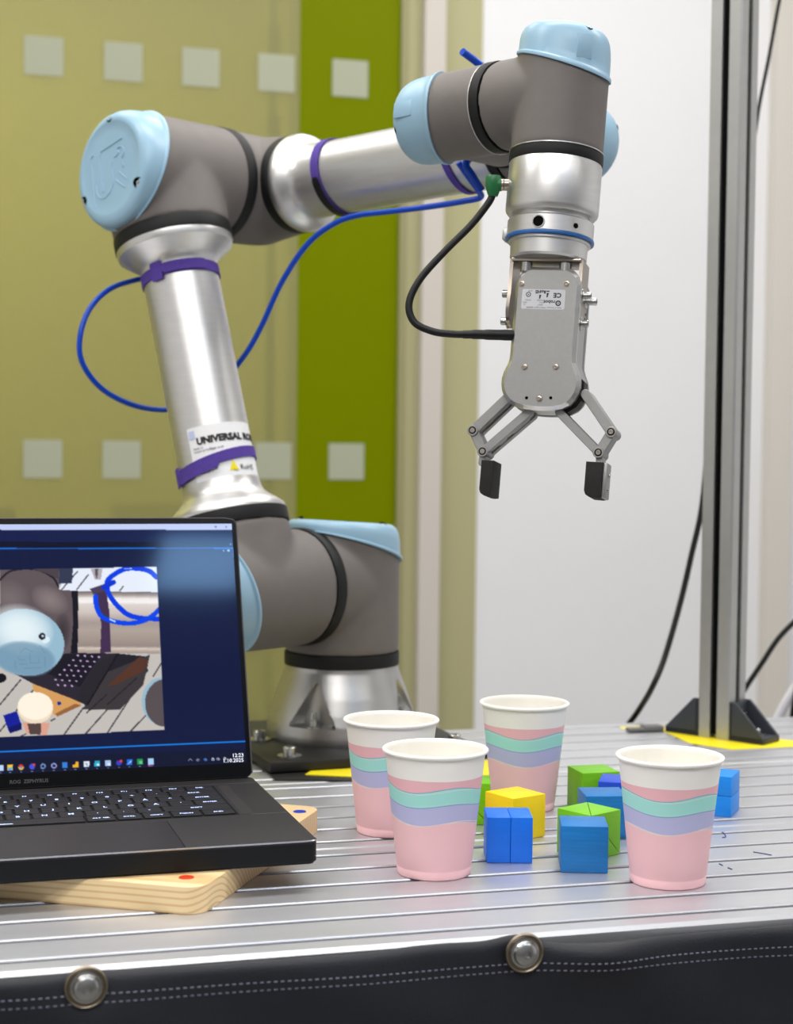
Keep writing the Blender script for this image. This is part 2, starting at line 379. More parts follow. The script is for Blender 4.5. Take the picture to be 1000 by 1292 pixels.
# ------------------------------------------------------------------ robot arm
n_ = V((-.6747, -.7381, 0)).normalized(); u_ = V((-.2146, .1962, .9568)).normalized(); v_ = V((.7378, -.6744, .0286)).normalized()
w_ = V((.738, -.6746, .0159)).normalized(); t_ = V((-.0754, -.1059, -.9915)).normalized()
BX = V((-.0540698, 1.6562799, 0)); SH = BX+V((0, 0, .1672)); SH2 = SH+.138*n_; EL = SH2+.425*u_; EL0 = EL-.131*n_
W4 = EL0+.3922*v_; P5 = W4+.127*n_; P6 = P5+.0997*w_; FL = P6+.0988*t_
R3, R1 = .0579, .0366
arm = thing('industrial_robot', 'grey and silver six-joint robot arm with light blue joint caps', 'robot', V((BX.x, BX.y, .0124)))
def cyl_tilt(A, B, ra, rb, tilt=None, seg=48):   # closed cylinder A->B; end at B can be cut slanted
    ax = (B-A).normalized(); L = (B-A).length; M = frame(A, ax, tilt[0] if tilt else None); vs, fs = [], []
    N = 10
    for j in range(N+1):
        for i in range(seg):
            a = 2*math.pi*i/seg; h = L + (tilt[1]*math.cos(a) if tilt else 0); r = ra+(rb-ra)*j/N
            vs.append(M @ V((r*math.cos(a), r*math.sin(a), h*j/N)))
    for j in range(N):
        for i in range(seg): a, b = j*seg+i, j*seg+(i+1) % seg; fs.append((a, b, b+seg, a+seg))
    fs.append(tuple(range(seg))[::-1]); fs.append(tuple(N*seg+i for i in range(seg)))
    return fixn(mesh(vs, fs))
def ball(c, r):
    bm = bmesh.new(); bmesh.ops.create_uvsphere(bm, u_segments=48, v_segments=32, radius=r); bmesh.ops.translate(bm, vec=c, verts=bm.verts)
    me = bpy.data.meshes.new('s'); bm.to_mesh(me); bm.free(); return me
def blend(name, ms, vox, it, m, par):
    me = join(ms); o = bpy.data.objects.new(name, me); scol().objects.link(o)
    a = o.modifiers.new('r', 'REMESH'); a.mode = 'VOXEL'; a.voxel_size = vox; a.use_smooth_shade = True
    b = o.modifiers.new('s', 'SMOOTH'); b.factor = .5; b.iterations = it
    dg = bpy.context.evaluated_depsgraph_get(); dg.update(); me2 = bpy.data.meshes.new_from_object(o.evaluated_get(dg))
    bpy.data.objects.remove(o); me2.materials.clear()
    ob = link(name, me2, par, m, smooth=None); me2.polygons.foreach_set('use_smooth', [True]*len(me2.polygons)); return ob
def housing(name, C, a, s, r, rs, dring, dstub, hc, amp, big, extra=()):
    # joint body: cylinder along axis a (ring end at -dring, slanted cap end), stub along s
    ms = [cyl_tilt(C-a*dring, C+a*hc, r, r, (s, amp+hc*0)), cyl_tilt(C, C+s*dstub, r*.99, rs)] + list(extra)
    # the slant runs only near the cap: rebuild with exact plane
    return blend(name, ms, .0021 if big else .0014, 10 if big else 8, M_GREY, arm)
def cap(C, a, s, r, hc, amp, ht, ampt, name='joint_cap', logo=None, notches=(40, 160, 280)):
    M = frame(C, a, s); prof = [(.97, 0), (1.045, 0), (1.05, .03), (1.045, .08), (1.02, .11), (1.008, .13), (1.004, .3), (1.0, .5), (.988, .64), (.965, .78), (.925, .89), (.87, .96), (.81, .99), (.775, .985), (.76, .972), (.6, .972), (.3, .972), (.02, .972)]
    seg = 72; vs, fs = [], []
    for rho, lam in prof:
        for i in range(seg):
            th = 2*math.pi*i/seg; h = (1-lam)*(hc+amp*rho*math.cos(th))+lam*(ht+ampt*rho*math.cos(th))
            rr = rho*r
            vs.append(M @ V((rr*math.cos(th), rr*math.sin(th), h)))
    for j in range(len(prof)-1):
        for i in range(seg): x, y = j*seg+i, j*seg+(i+1) % seg; fs.append((x, y, y+seg, x+seg))
    fs.append(tuple((len(prof)-1)*seg+i for i in range(seg)))
    c = link(name, fixn(mesh(vs, fs)), arm, M_BLUE)
    for d in notches:
        th = math.radians(d); rho = .865; lam = .935; h = (1-lam)*(hc+amp*rho*math.cos(th))+lam*(ht+ampt*rho*math.cos(th))
        p = M @ V((rho*r*math.cos(th), rho*r*math.sin(th), h)); out = (M.to_3x3() @ V((math.cos(th), math.sin(th), 0)))
        ax = (M.to_3x3() @ V((0, 0, 1)) + out*.75).normalized(); F = frame(p-ax*.0024, ax)
        link('screw_recess', lathe([(0, 0), (.095*r, 0), (.095*r, .0026), (.085*r, .0028), (.07*r, .0022), (0, .0022)], F, 24), c, M_HOLE)
        link('cap_screw', lathe([(0, .001), (.04*r, .001), (.04*r, .0028), (.025*r, .0032), (0, .0032)], F, 16), c, M_STEEL)
    top = M @ V((0, 0, ht-.028*(ht-hc))); nrm = (M.to_3x3() @ V((-ampt/r, 0, 1))).normalized()
    return c, top, nrm
def band(C, a, r, th=.013, name='joint_band', edge=False):
    b = link(name, lathe([(r*.9, 0), (r+.0003, 0), (r+.0006, .001), (r+.0006, th-.001), (r+.0003, th), (r*.9, th)], frame(C, a), 96), arm, M_BAND)
    if edge: link('ring_edge', ringm([(r-.001, -.0007), (r+.0009, -.0007), (r+.0009, .0001), (r-.001, .0001)], frame(C, a), 96), b, M_ALU)
# base with four bolt pockets
def base_mesh():
    vs, fs = [], []; seg, nz = 288, 64; h0, h1 = .0124, .0870
    prof = [(.0, .0750), (.04, .0755), (.1, .0757), (.25, .0750), (.4, .0718), (.6, .0668), (.8, .0612), (.93, .0578), (1, .0570)]
    def R(t):
        for (a, ra), (b, rb) in zip(prof, prof[1:]):
            if t <= b: return ra+(rb-ra)*(t-a)/(b-a)
        return prof[-1][1]
    f0 = math.atan2(-.9, -.36)   # direction of the pocket that is seen
    for j in range(nz+1):
        t = j/nz; z = h0+(h1-h0)*t
        for i in range(seg):
            th = 2*math.pi*i/seg; r = R(t)
            dth = ((th-f0+math.pi/4) % (math.pi/2))-math.pi/4
            if z > .030:
                k = (z-.030)/.042; hw = .30*(1-k)+.05
                if k < 1: 
                    q = max(0, min(1, (hw-abs(dth))/.05)); tgt = min(r, .0585)-.0015
                    r = r+(tgt-r)*q*q*(3-2*q)
            vs.append((BX.x+r*math.cos(th), BX.y+r*math.sin(th), z))
    for j in range(nz):
        for i in range(seg): a, b = j*seg+i, j*seg+(i+1) % seg; fs.append((a, b, b+seg, a+seg))
    fs.append(tuple(range(seg))[::-1]); fs.append(tuple(nz*seg+i for i in range(seg)))
    return mesh(vs, fs), f0
bmsh, f0 = base_mesh(); bs = link('base', bmsh, arm, M_CAST)
for k in range(4):
    a = f0+k*math.pi/2; p = V((BX.x+.0665*math.cos(a), BX.y+.0665*math.sin(a), .030)); hexbolt(p, .0043, .0075, bs); hexbolt(p+V((0, 0, .006)), .003, .009, bs, washer=False)
band(V((BX.x, BX.y, .0860)), Z, R3)
# shoulder
H3, A3, T3, AT3 = .037, .018, .0635, .004
def slcyl(C, a, s, r, dring, hc, amp):           # cylinder with an exactly slanted end plane
    M = frame(C, a, s); seg = 64; vs, fs = [], []; N = 14
    for j in range(N+1):
        for i in range(seg):
            th = 2*math.pi*i/seg; h1 = hc+amp*math.cos(th)+.004; z = -dring+(h1+dring)*j/N; vs.append(M @ V((r*math.cos(th), r*math.sin(th), z)))
    for j in range(N):
        for i in range(seg): x, y = j*seg+i, j*seg+(i+1) % seg; fs.append((x, y, y+seg, x+seg))
    fs.append(tuple(range(seg))[::-1]); fs.append(tuple(N*seg+i for i in range(seg)))
    return fixn(mesh(vs, fs))
blend('shoulder_housing', [slcyl(SH, Z, n_, R3, SH.z-.0985, H3, A3), cyl_tilt(SH, SH+n_*.0545, R3*.99, R3)], .0021, 28, M_GREY, arm)
cap(SH, Z, n_, R3, H3, A3, T3, AT3, notches=(100, 220, 340))
band(SH+n_*.0525, n_, R3, .0125)
# upper arm
blend('upper_arm_housing', [slcyl(SH2, n_, u_, R3, .0745, H3, A3), cyl_tilt(SH2, SH2+u_*.0605, R3*.99, R3)], .0021, 28, M_GREY, arm)
cap(SH2, n_, u_, R3, H3, A3, T3, AT3, notches=(60, 180, 300))
band(SH2+u_*.0590, u_, R3, .013)
RT = .0372
LU = .425
M = frame(SH2, u_, n_)
link('upper_arm_tube', lathe([(50, 70), (57.2, 71), (57.6, 73), (56.5, 77), (50, 83), (44, 88), (40.5, 92), (38.4, 97), (37.6, 103), (37.2, 112), (37.2, 322), (37.6, 326), (39, 329), (43, 333), (50, 338), (56.5, 343), (57.6, 347), (57.6, 350), (50, 352)], M, 96, MM), arm, M_ALU)
band(EL-u_*.0750, u_, R3, .013)
blend('elbow_housing', [slcyl(EL, n_, -u_, R3, .0745, H3, A3), cyl_tilt(EL, EL-u_*.0635, R3*.99, R3)], .0021, 28, M_GREY, arm)
ecap, etop, enrm = cap(EL, n_, -u_, R3, H3, A3, T3, AT3, notches=(50, 170, 290))
def strokes(paths, r):
    ms = []
    for p in paths: ms.append(tube([onpl(95+x/7.692, 135+y/7.692, etop+enrm*.0001, enrm) for x, y in p], r, 8, 6, True))
    return join(ms)
link('embossed_logo', strokes([[(175, 470), (152, 500), (150, 540), (162, 640), (175, 760), (182, 880), (190, 950), (205, 972)],
  [(245, 435), (350, 365), (450, 300)], [(238, 450), (236, 520), (245, 640), (252, 740), (262, 815), (275, 812), (272, 740)],
  [(355, 530), (350, 590), (362, 680), (368, 750), (340, 820), (290, 880), (240, 880), (212, 830), (205, 760)],
  [(375, 485), (400, 470), (420, 440), (405, 410), (430, 385), (462, 395), (470, 450), (452, 500), (465, 560), (462, 585)],
  [(425, 625), (460, 660), (500, 695)], [(395, 705), (440, 745), (485, 775)]], .0007), ecap, M_BLUE)
band(EL-n_*.0775, n_, R3, .0125)
# forearm
blend('forearm_elbow', [cyl_tilt(EL-n_*.0765, EL0, R3*.995, .0565), cyl_tilt(EL0, EL0+v_*.058, .0565, .0495), ball(EL0, .0562)], .0021, 28, M_GREY, arm)
band(EL0+v_*.0555, v_, .0492, .0115)
M = frame(EL0, v_, n_); LF = 392.2
link('forearm_tube', lathe([(45, 66), (49, 67), (49.8, 69), (49.8, 73), (48.5, 77), (45, 81), (41, 85), (38.6, 89), (37.4, 95), (36.8, 104), (36.3, LF-75), (36.3, LF-62), (36.6, LF-58), (34, LF-57)], M, 96, MM), arm, M_ALU)
band(W4-v_*.0570, v_, R1, .009)
H1_, A1_, T1_, AT1_ = .022, .012, .0590, .003
blend('wrist_one_housing', [slcyl(W4, -n_, -v_, R1, .064, H1_, A1_), cyl_tilt(W4, W4-v_*.0475, R1*.99, R1)], .0014, 22, M_GREY, arm)
cap(W4, -n_, -v_, R1, H1_, A1_, .0550, AT1_)
band(W4+n_*.0635, n_, R1, .0085)
blend('wrist_two_housing', [slcyl(P5, -w_, -n_, R1, .0345, H1_, A1_), cyl_tilt(P5, P5-n_*.0545, R1*.99, R1)], .0014, 22, M_GREY, arm)
cap(P5, -w_, -n_, R1, H1_, A1_, .0570, AT1_)
band(P5+w_*.0340, w_, R1, .0088, edge=True)
blend('wrist_three_housing', [slcyl(P6, -t_, -w_, R1, .0480, H1_, A1_), cyl_tilt(P6, P6-w_*.0565, R1*.99, R1)], .0014, 22, M_GREY, arm)
cap(P6, -t_, -w_, R1, H1_, A1_, .0520, AT1_)
band(P6+t_*.0478, t_, R1, .0090, edge=True)
Mf = frame(P6, t_)
link('tool_flange', lathe([(30, 56), (36.4, 56.5), (36.8, 57.5), (36.8, 94.5), (36.2, 96.5), (34.2, 98.8), (30.5, 98.8)], Mf, 96, MM), arm, M_ALU)
# embossed pads on the wrist caps
PS = {True: .40, False: .36}
for C_, ax, dr, hh in ((P6, -t_, None, .030), (P5, -w_, None, .038)):
    vd = (CAM-C_); vd = (vd-ax*vd.dot(ax)).normalized(); sd = ax.cross(vd)
    dd = (vd*.90+sd*PS[C_ is P6]).normalized(); F = frame(C_+ax*hh+dd*(R1-.0001), dd, ax)
    link('raised_panel', box((0, 0, -.0004), .020, .013, .0016, .0006, F, 2), arm, M_BLUE)
# type sticker on the upper arm
st0 = onpl(247, 545, SH2, DN)
def tubepatch(name, par, m, A, ax, r, s0, s1, a0, a1, ref, off=.0003, nseg=24):
    F = frame(A, ax, ref); vs, fs = [], []
    for j, s in enumerate((s0, s1)):
        for i in range(nseg+1):
            a = a0+(a1-a0)*i/nseg
            for o_ in (0, off): vs.append(F @ V(((r+o_)*math.cos(a), (r+o_)*math.sin(a), s)))
    K = 2*(nseg+1)
    for i in range(nseg):
        a = 2*i; fs += [(a+1, a+3, K+a+3, K+a+1), (a, a+2, K+a+2, K+a), (a, a+1, a+3, a+2), (K+a, K+a+1, K+a+3, K+a+2)]
    fs += [(0, 1, K+1, K), (K-2, K-1, 2*K-1, 2*K-2)]
    return link(name, fixn(mesh(vs, fs)), par, m)
vdir = (CAM-(SH2+u_*.12)); vdir = (vdir-u_*vdir.dot(u_)).normalized()
# angle 0 faces the camera; positive angle = to the picture's left for this frame
stk = tubepatch('type_sticker', arm, M_STK, SH2, u_, RT, .105, .158, -.62, 1.35, vdir)
def wrap_text(s, size, ang, h, bold=0, m=M_INK, name='sticker_text', off=.0007):
    me = text(s, size, Matrix(), 0, 'LEFT', bold); F = frame(SH2, u_, vdir)
    bm = bmesh.new(); bm.from_mesh(me)
    for v in bm.verts:
        a = ang+v.co.x/RT; r = RT+off; v.co = F @ V((r*math.cos(a), r*math.sin(a), h+v.co.y))
    bm.to_mesh(me); bm.free(); return me
tx = [wrap_text('UNIVERSAL ROBOTS', .0090, -.40, .1405, .00055), wrap_text('RoHS', .0075, .60, .1105)]
for q, (a, h, l) in enumerate(((-.52, .136, 'Made in'), (-.52, .133, 'Universal Robots'), (-.1, .1335, 'Type serial'), (-.48, .1175, 'Robot weight kg'), (-.40, .1145, 'Payload 5 kg'), (-.44, .1115, '100-240 V'), (.40, .1095, 'Year'))):
    tx.append(wrap_text(l, .0030, a, h))
link('sticker_text', join(tx), stk, M_INK, smooth=False)
tr = wrap_text('A', .001, 0, 0); bpy.data.meshes.remove(tr)
F = frame(SH2, u_, vdir)
def cylpt(a, h, off): return F @ V(((RT+off)*math.cos(a), (RT+off)*math.sin(a), h))
link('warning_triangle', mesh([cylpt(.30, .1105, .0008), cylpt(.55, .1105, .0008), cylpt(.425, .1205, .0008)], [(0, 1, 2)]), stk, M_YEL, smooth=False)
link('blue_mark', mesh([cylpt(a, h, .0008) for a, h in ((-.58, .147), (-.42, .147), (-.42, .155), (-.58, .155))], [(0, 1, 2, 3)]), stk, mat('pale_blue_ink', (190, 200, 232), .5), smooth=False)
# ------------------------------------------------------------------ straps
def strap(label, A, ax, r, tilt, wid, buckle=None, tail=None, m=M_PUR, black=None, th=.0014):
    ax = V(ax); nrm = (ax+tilt).normalized(); F = frame(A, ax, (CAM-A)); seg = 96; vs, fs = [], []
    nl = F.to_3x3().transposed() @ nrm
    for i in range(seg):
        a = 2*math.pi*i/seg; x, y = math.cos(a), math.sin(a)
        for rr, dz in ((r+.0002, -wid/2), (r+th, -wid/2), (r+th, wid/2), (r+.0002, wid/2)):
            z = -(nl.x*rr*x+nl.y*rr*y)/nl.z+dz; vs.append(F @ V((rr*x, rr*y, z)))
    for i in range(seg):
        a, b = 4*i, 4*((i+1) % seg)
        for k in range(4): fs.append((a+k, a+(k+1) % 4, b+(k+1) % 4, b+k))
    root = thing('cable_strap', label, 'strap', A, 'hook and loop straps on the robot arm')
    link('band', fixn(mesh(vs, fs)), root, m)
    def arc(nm, a0, a1, w2, off, mm, dz=0):
        vs, fs = [], []; N = 20
        for i in range(N+1):
            a = a0+(a1-a0)*i/N; x, y = math.cos(a), math.sin(a); k = 1 if 0 < i < N else .55
            for rr, d in ((r+th*.8, -w2/2*k), (r+th+off, -w2/2*k), (r+th+off, w2/2*k), (r+th*.8, w2/2*k)):
                z = -(nl.x*rr*x+nl.y*rr*y)/nl.z+d+dz; vs.append(F @ V((rr*x, rr*y, z)))
        for i in range(N):
            a, b = 4*i, 4*i+4
            for k in range(4): fs.append((a+k, a+(k+1) % 4, b+(k+1) % 4, b+k))
        fs += [(0, 1, 2, 3), (4*N+3, 4*N+2, 4*N+1, 4*N)]
        link(nm, fixn(mesh(vs, fs)), root, mm)
    if buckle: arc('buckle_loop', buckle[0], buckle[1], wid*1.75, .0016, m)
    if tail: arc('strap_tail', tail[0], tail[1], wid*tail[2], .0013, m, tail[3])
    if black: arc('black_back', black[0], black[1], wid*.92, .0012, M_BLK)
    return root
strap('purple strap round the top of the upright silver tube, with a loop', EL-u_*.108, u_, .0375, V((0, 0, 0)), .0105, (-.75, -.42), (-.42, .75, .95, .0008))
strap('purple strap tied over the type sticker low on the upright tube', SH2+u_*.1235, u_, .0376, V((-.17, 0, 0)), .0105, (-1.50, -1.2), (-1.2, .05, 1.15, -.003))
strap('purple and black strap round the near end of the horizontal tube', EL0+v_*.120, v_, .0374, V((.12, 0, .18)), .010, None, None, black=(-.1, 1.6))
strap('purple strap at the wrist end of the horizontal tube', EL0+v_*.282, v_, .0368, V((.22, 0, .25)), .007)
# ------------------------------------------------------------------ blue hose
D1 = 1.64
P = [at(578, 205, 1.47), at(590, 222, 1.475), at(603, 240, 1.48), at(606, 249, 1.49), at(585, 254, 1.50), at(540, 261, 1.525), at(490, 267, 1.56), at(450, 272, 1.59), at(420, 283, 1.61), at(388, 308, 1.63), at(356, 355, 1.645), at(328, 415, 1.65), at(305, 453, 1.655), at(270, 492, 1.675), at(235, 512, 1.675), at(203, 517, 1.66), at(165, 510, 1.63), at(128, 490, 1.61), at(104, 458, 1.60), at(101, 425, 1.60), at(113, 390, 1.61), at(138, 365, 1.63), at(172, 353, 1.655), at(215, 345, 1.68), at(262, 335, 1.69)]
tag(link('air_hose', tube(P, .0028, 14, 8), None, M_HOSE), 'blue air hose looping from the horizontal tube down behind the upright tube', 'hose')
P = [at(583, 65, 1.415), at(598, 76, 1.425), at(612, 87, 1.43), at(640, 110, 1.445), at(640, 150, 1.46), at(610, 185, 1.445), at(588, 205, 1.445), at(596, 222, 1.445), at(607, 240, 1.45)]
tag(link('air_hose', tube(P, .0033, 14, 8), None, M_HOSE), 'loose end of blue air hose sticking up behind the wrist', 'hose')
# ------------------------------------------------------------------ gripper with its tool changer
gt = t_; gn = V((-math.sin(.305), -math.cos(.305), 0)); gn = (gn-gt*gn.dot(gt)).normalized(); gx = gn.cross(gt)*-1
if gx.x < 0: gx = -gx
grip = thing('robot_gripper', 'silver two-finger gripper hanging from the robot wrist, black pads open', 'gripper', FL)
MG = Matrix(((gx.x, gt.x, gn.x, FL.x), (gx.y, gt.y, gn.y, FL.y), (gx.z, gt.z, gn.z, FL.z), (0, 0, 0, 1)))   # x right, y down the tool, z to the viewer
Ml = frame(FL, t_, gn)
chg = link('tool_changer', lathe([(30, -1), (30, 3.5), (33, 3.8), (34.2, 5), (34.2, 17), (33, 18)], Ml, 96, MM), grip, M_ALU)
link('blue_seal_ring', ringm([(31, 17.6), (34.9, 17.6), (35.2, 18.6), (34.9, 20), (31, 20)], Ml, 96, MM), chg, M_CBLUE)
link('changer_body', lathe([(28, 19.5), (32.6, 20.2), (32.6, 22), (30.6, 22.6), (30.3, 33.5), (28.8, 35.2), (20, 35.2)], Ml, 96, MM), grip, M_ALU)
def ray_local(px, py, z):          # pixel -> gripper plane at local z (mm) -> local x,y in mm
    p = onpl(px, py, FL+gn*z*MM, gn)-FL; return p.dot(gx)/MM, p.dot(gt)/MM
def cylm(cx, cy, z0, z1, r, seg=24): return lathe([(r, z0), (r, z1*.999+z0*.001), (r*.9, z1)], MG @ Matrix.Translation((cx*MM, cy*MM, 0)) @ Matrix.Identity(4), seg, MM)
ZFR = 17.0
cdv = (CAM-FL); cdv = (cdv-gt*cdv.dot(gt)).normalized(); crt = gx-cdv*gx.dot(cdv); crt = (crt-gt*crt.dot(gt)).normalized()
for ang, h_, rr_ in ((-16.5, .0112, 4.3), (34, .0118, 2.1)):
    dd = cdv*math.cos(math.radians(ang))+crt*math.sin(math.radians(ang)); Fs = frame(FL+gt*h_+dd*.0338, dd)
    if rr_ > 3: link('connector_socket', ringm([(rr_-.1, 0), (rr_+.7, 0), (rr_+.7, 1.3), (rr_-.1, 1.3)], Fs, 32, MM), chg, M_STEEL)
    link('socket_face', lathe([(0, 0), (rr_, 0), (rr_, .7), (0, .7)], Fs, 24, MM), chg, M_HOLE)
link('changer_lever', box((-.0345, .015, .004), .004, .010, .012, .0012, MG), chg, M_ALU2)
# bracket
x_, yb = ray_local(700, 330, 0)
def legpoly(side):
    out = [(-13, 36), (13, 36), (13, 62)]
    for k in range(13): a = math.pi*k/12; out.append((15*math.cos(a), 74+15*math.sin(a)))
    out += [(-13, 62)]
    return out
BXR, BXL = 29.5, -26.0
br = link('mount_bracket', box(((BXR+BXL)/2*MM, 36.6*MM, 0), (BXR-BXL)*MM, 3*MM, 30*MM, .0010, MG), grip, M_BRKT)
for side, xx in ((1, BXR), (-1, BXL)):
    Mleg = MG @ Matrix.Translation((xx*MM, 0, 0)) @ Matrix(((0, 0, 1, 0), (0, 1, 0, 0), (1, 0, 0, 0), (0, 0, 0, 1)))
    o_ = [(a*MM, b*MM) for a, b in legpoly(side)]
    link('bracket_arm', fixn(prism(o_, -1.4*MM, 1.4*MM, Mleg)), grip, M_BRKT)
    # arc slot dots and bolts
    for k in range(10):
        a = math.pi*(k/9); c = V((xx*MM+side*.0014, (74+11.2*math.sin(a))*MM, 11.2*math.cos(a)*MM)); Fh = frame(MG @ c, gx*side)
        link('index_hole', lathe([(0, 0), (1.0, 0), (1.0, .25), (0, .25)], Fh, 10, MM), br, M_HOLE)
    for (yy, zz, hh) in ((62, 3, 6.5), (84, 3, 6.0)) + (((64, -9, 9),) if side > 0 else ()):
        p = MG @ V((xx*MM+side*.0012, yy*MM, zz*MM)); hexbolt(p, .0031, hh*MM, grip, gx*side, True, 'bracket_bolt')
for xx in (-14, 17):
    p = MG @ V((xx*MM, 38*MM, 12*MM)); hexbolt(p, .0048, .0085, grip, gt, False, 'changer_bolt')
# body outline
def outline(scale=0.0):
    half = [(0, 42.6), (13.5, 42.6), (17.5, 43.6), (20.8, 46), (23.6, 49.2), (25.4, 53), (26, 57), (26, 112), (26.4, 117), (28, 121.5), (30, 126), (31.1, 131), (31.2, 136), (30.2, 141), (27.8, 146), (24, 150.2), (19, 153), (12, 154.6), (5, 155.2), (0, 155.3)]
    cx, cy = 0, 100; out = []
    for x, y in half:
        out.append((x-scale*(1 if x > 5 else 0), y-scale*(1 if y > 100 else -1)*(1 if x < 24 else .4)))
    return out + [(-x, y) for x, y in out[::-1] if abs(x) > .01]
x0, y0 = ray_local(685.0, 430, ZFR)
GX = x0                                    # body centre line in the tool frame
def gpoly(o_): return [((x+GX)*MM, y*MM) for x, y in o_]
def gprism(name, out, z0, z1, m, bev=0, par=grip): return link(name, fixn(prism(gpoly(out)[::-1], z0*MM, z1*MM, MG, bev*MM, 3)), par, m)
fpn = link('front_plate', fixn(prism(gpoly(outline())[::-1], (ZFR-7)*MM, ZFR*MM, MG, 2.9*MM, 1)), grip, M_GRIP, smooth=False)
fpn.data.materials.append(mat('machined_chamfer', (205, 205, 204), .3, .9))
for f_ in fpn.data.polygons:
    if abs(f_.normal.dot(gn)) < .96: f_.material_index = 1
gprism('gripper_body', outline(.5), -20, ZFR-7.6, M_ALU2)
gprism('black_insert', [(12, 146), (24, 128), (29, 127), (32.6, 130), (32.6, 142), (28, 150), (20, 155.5), (14, 156.5), (12, 154)], -9, ZFR-12, M_BLK)
gprism('rear_plate', outline(), -23, -17, M_GRIP)
for px, py in ((658, 358), (714.5, 358), (661.5, 463), (701, 463), (680, 503)):
    x, y = ray_local(px, py, ZFR)
    Mx = MG @ Matrix.Translation((x*MM, y*MM, ZFR*MM))
    link('plate_screw', join([ringm([(2.3, -.3), (2.9, -.3), (2.9, .15), (2.3, .15)], Mx, 24, MM), lathe([(0, -.3), (2.3, -.3), (2.2, .5), (1.2, .7), (1.0, .1), (0, .1)], Mx, 20, MM)]), fpn, M_BRKT)
for px, py in ((664, 502), (694.5, 502)):
    x, y = ray_local(px, py, ZFR); link('pin_hole', lathe([(0, -.3), (1.3, -.3), (1.3, .1), (0, .1)], MG @ Matrix.Translation((x*MM, y*MM, ZFR*MM)), 16, MM), fpn, M_HOLE)
xa, ya = ray_local(659, 364.5, ZFR); xb, yb = ray_local(711.5, 391, ZFR)
def rrect(x0, y0, x1, y1, r, n=5):
    o = []
    for cx, cy, a0 in ((x1-r, y1-r, 0), (x0+r, y1-r, 90), (x0+r, y0+r, 180), (x1-r, y0+r, 270)):
        for k in range(n+1): a = math.radians(a0+90*k/n); o.append((cx+r*math.cos(a), cy+r*math.sin(a)))
    return o
lb = link('rating_label', fixn(prism([(x*MM, y*MM) for x, y in rrect(xa, ya, xb, yb, 1.3)], ZFR*MM, (ZFR+.15)*MM, MG)), fpn, mat('label_silver', (205, 205, 210), .5))
# label text is mounted upside down: text frame x to the left, y down the tool
def ltxt(s, size, fx, fy, bold=0):      # fx, fy = fraction of the label as it appears (0..1 from left/top), text starts right and runs left
    X = xa+(xb-xa)*fx; Y = ya+(yb-ya)*fy
    M = MG @ Matrix.Translation((X*MM, Y*MM, (ZFR+.2)*MM)) @ Matrix.Scale(-1, 4, (1, 0, 0))
    return text(s, size*MM, M, 0, 'LEFT', bold*MM)
ms = [ltxt('C', 5.0, .91, .18, .22), ltxt('E', 5.0, .80, .18, .22), ltxt('RoHS', 3.6, .55, .05, .16), ltxt('robot', 4.0, .78, .54, .12), ltxt('MODEL', 1.5, .50, .52), ltxt('RG2', 1.5, .50, .64), ltxt('INPUT', 1.5, .50, .75), ltxt('24V DC', 1.5, .22, .52), ltxt('MAX', 1.5, .12, .64), ltxt('2A', 1.5, .1, .75), ltxt('Made in Denmark  TYPE: ROBOT GRIPPER', 1.55, .93, .88), ltxt('LISTED', 1.2, .24, .06)]
for fx, fy, r in ((.85, .68, 2.2), (.15, .27, 2.0)):
    X = xa+(xb-xa)*fx; Y = ya+(yb-ya)*fy; Mx = MG @ Matrix.Translation((X*MM, Y*MM, (ZFR+.16)*MM))
    ms.append(ringm([(r*.55 if fx > .5 else r*.7, 0), (r, 0), (r, .06), (r*.55 if fx > .5 else r*.7, .06)], Mx, 24, MM)); ms.append(lathe([(0, 0), (r*.25, 0), (r*.25, .06), (0, .06)], Mx, 12, MM))
for a, b, c, d in ((.56, .63, .06, .12), (.57, .62, .18, .40), (.40, .45, .28, .48)):
    ms.append(prism([((xa+(xb-xa)*p)*MM, (ya+(yb-ya)*q)*MM) for p, q in ((a, c), (b, c), ((a+b)/2 if c > .15 else b, d), (a, d))], (ZFR+.16)*MM, (ZFR+.2)*MM, MG))
link('label_print', join(ms), lb, M_INK, smooth=False)
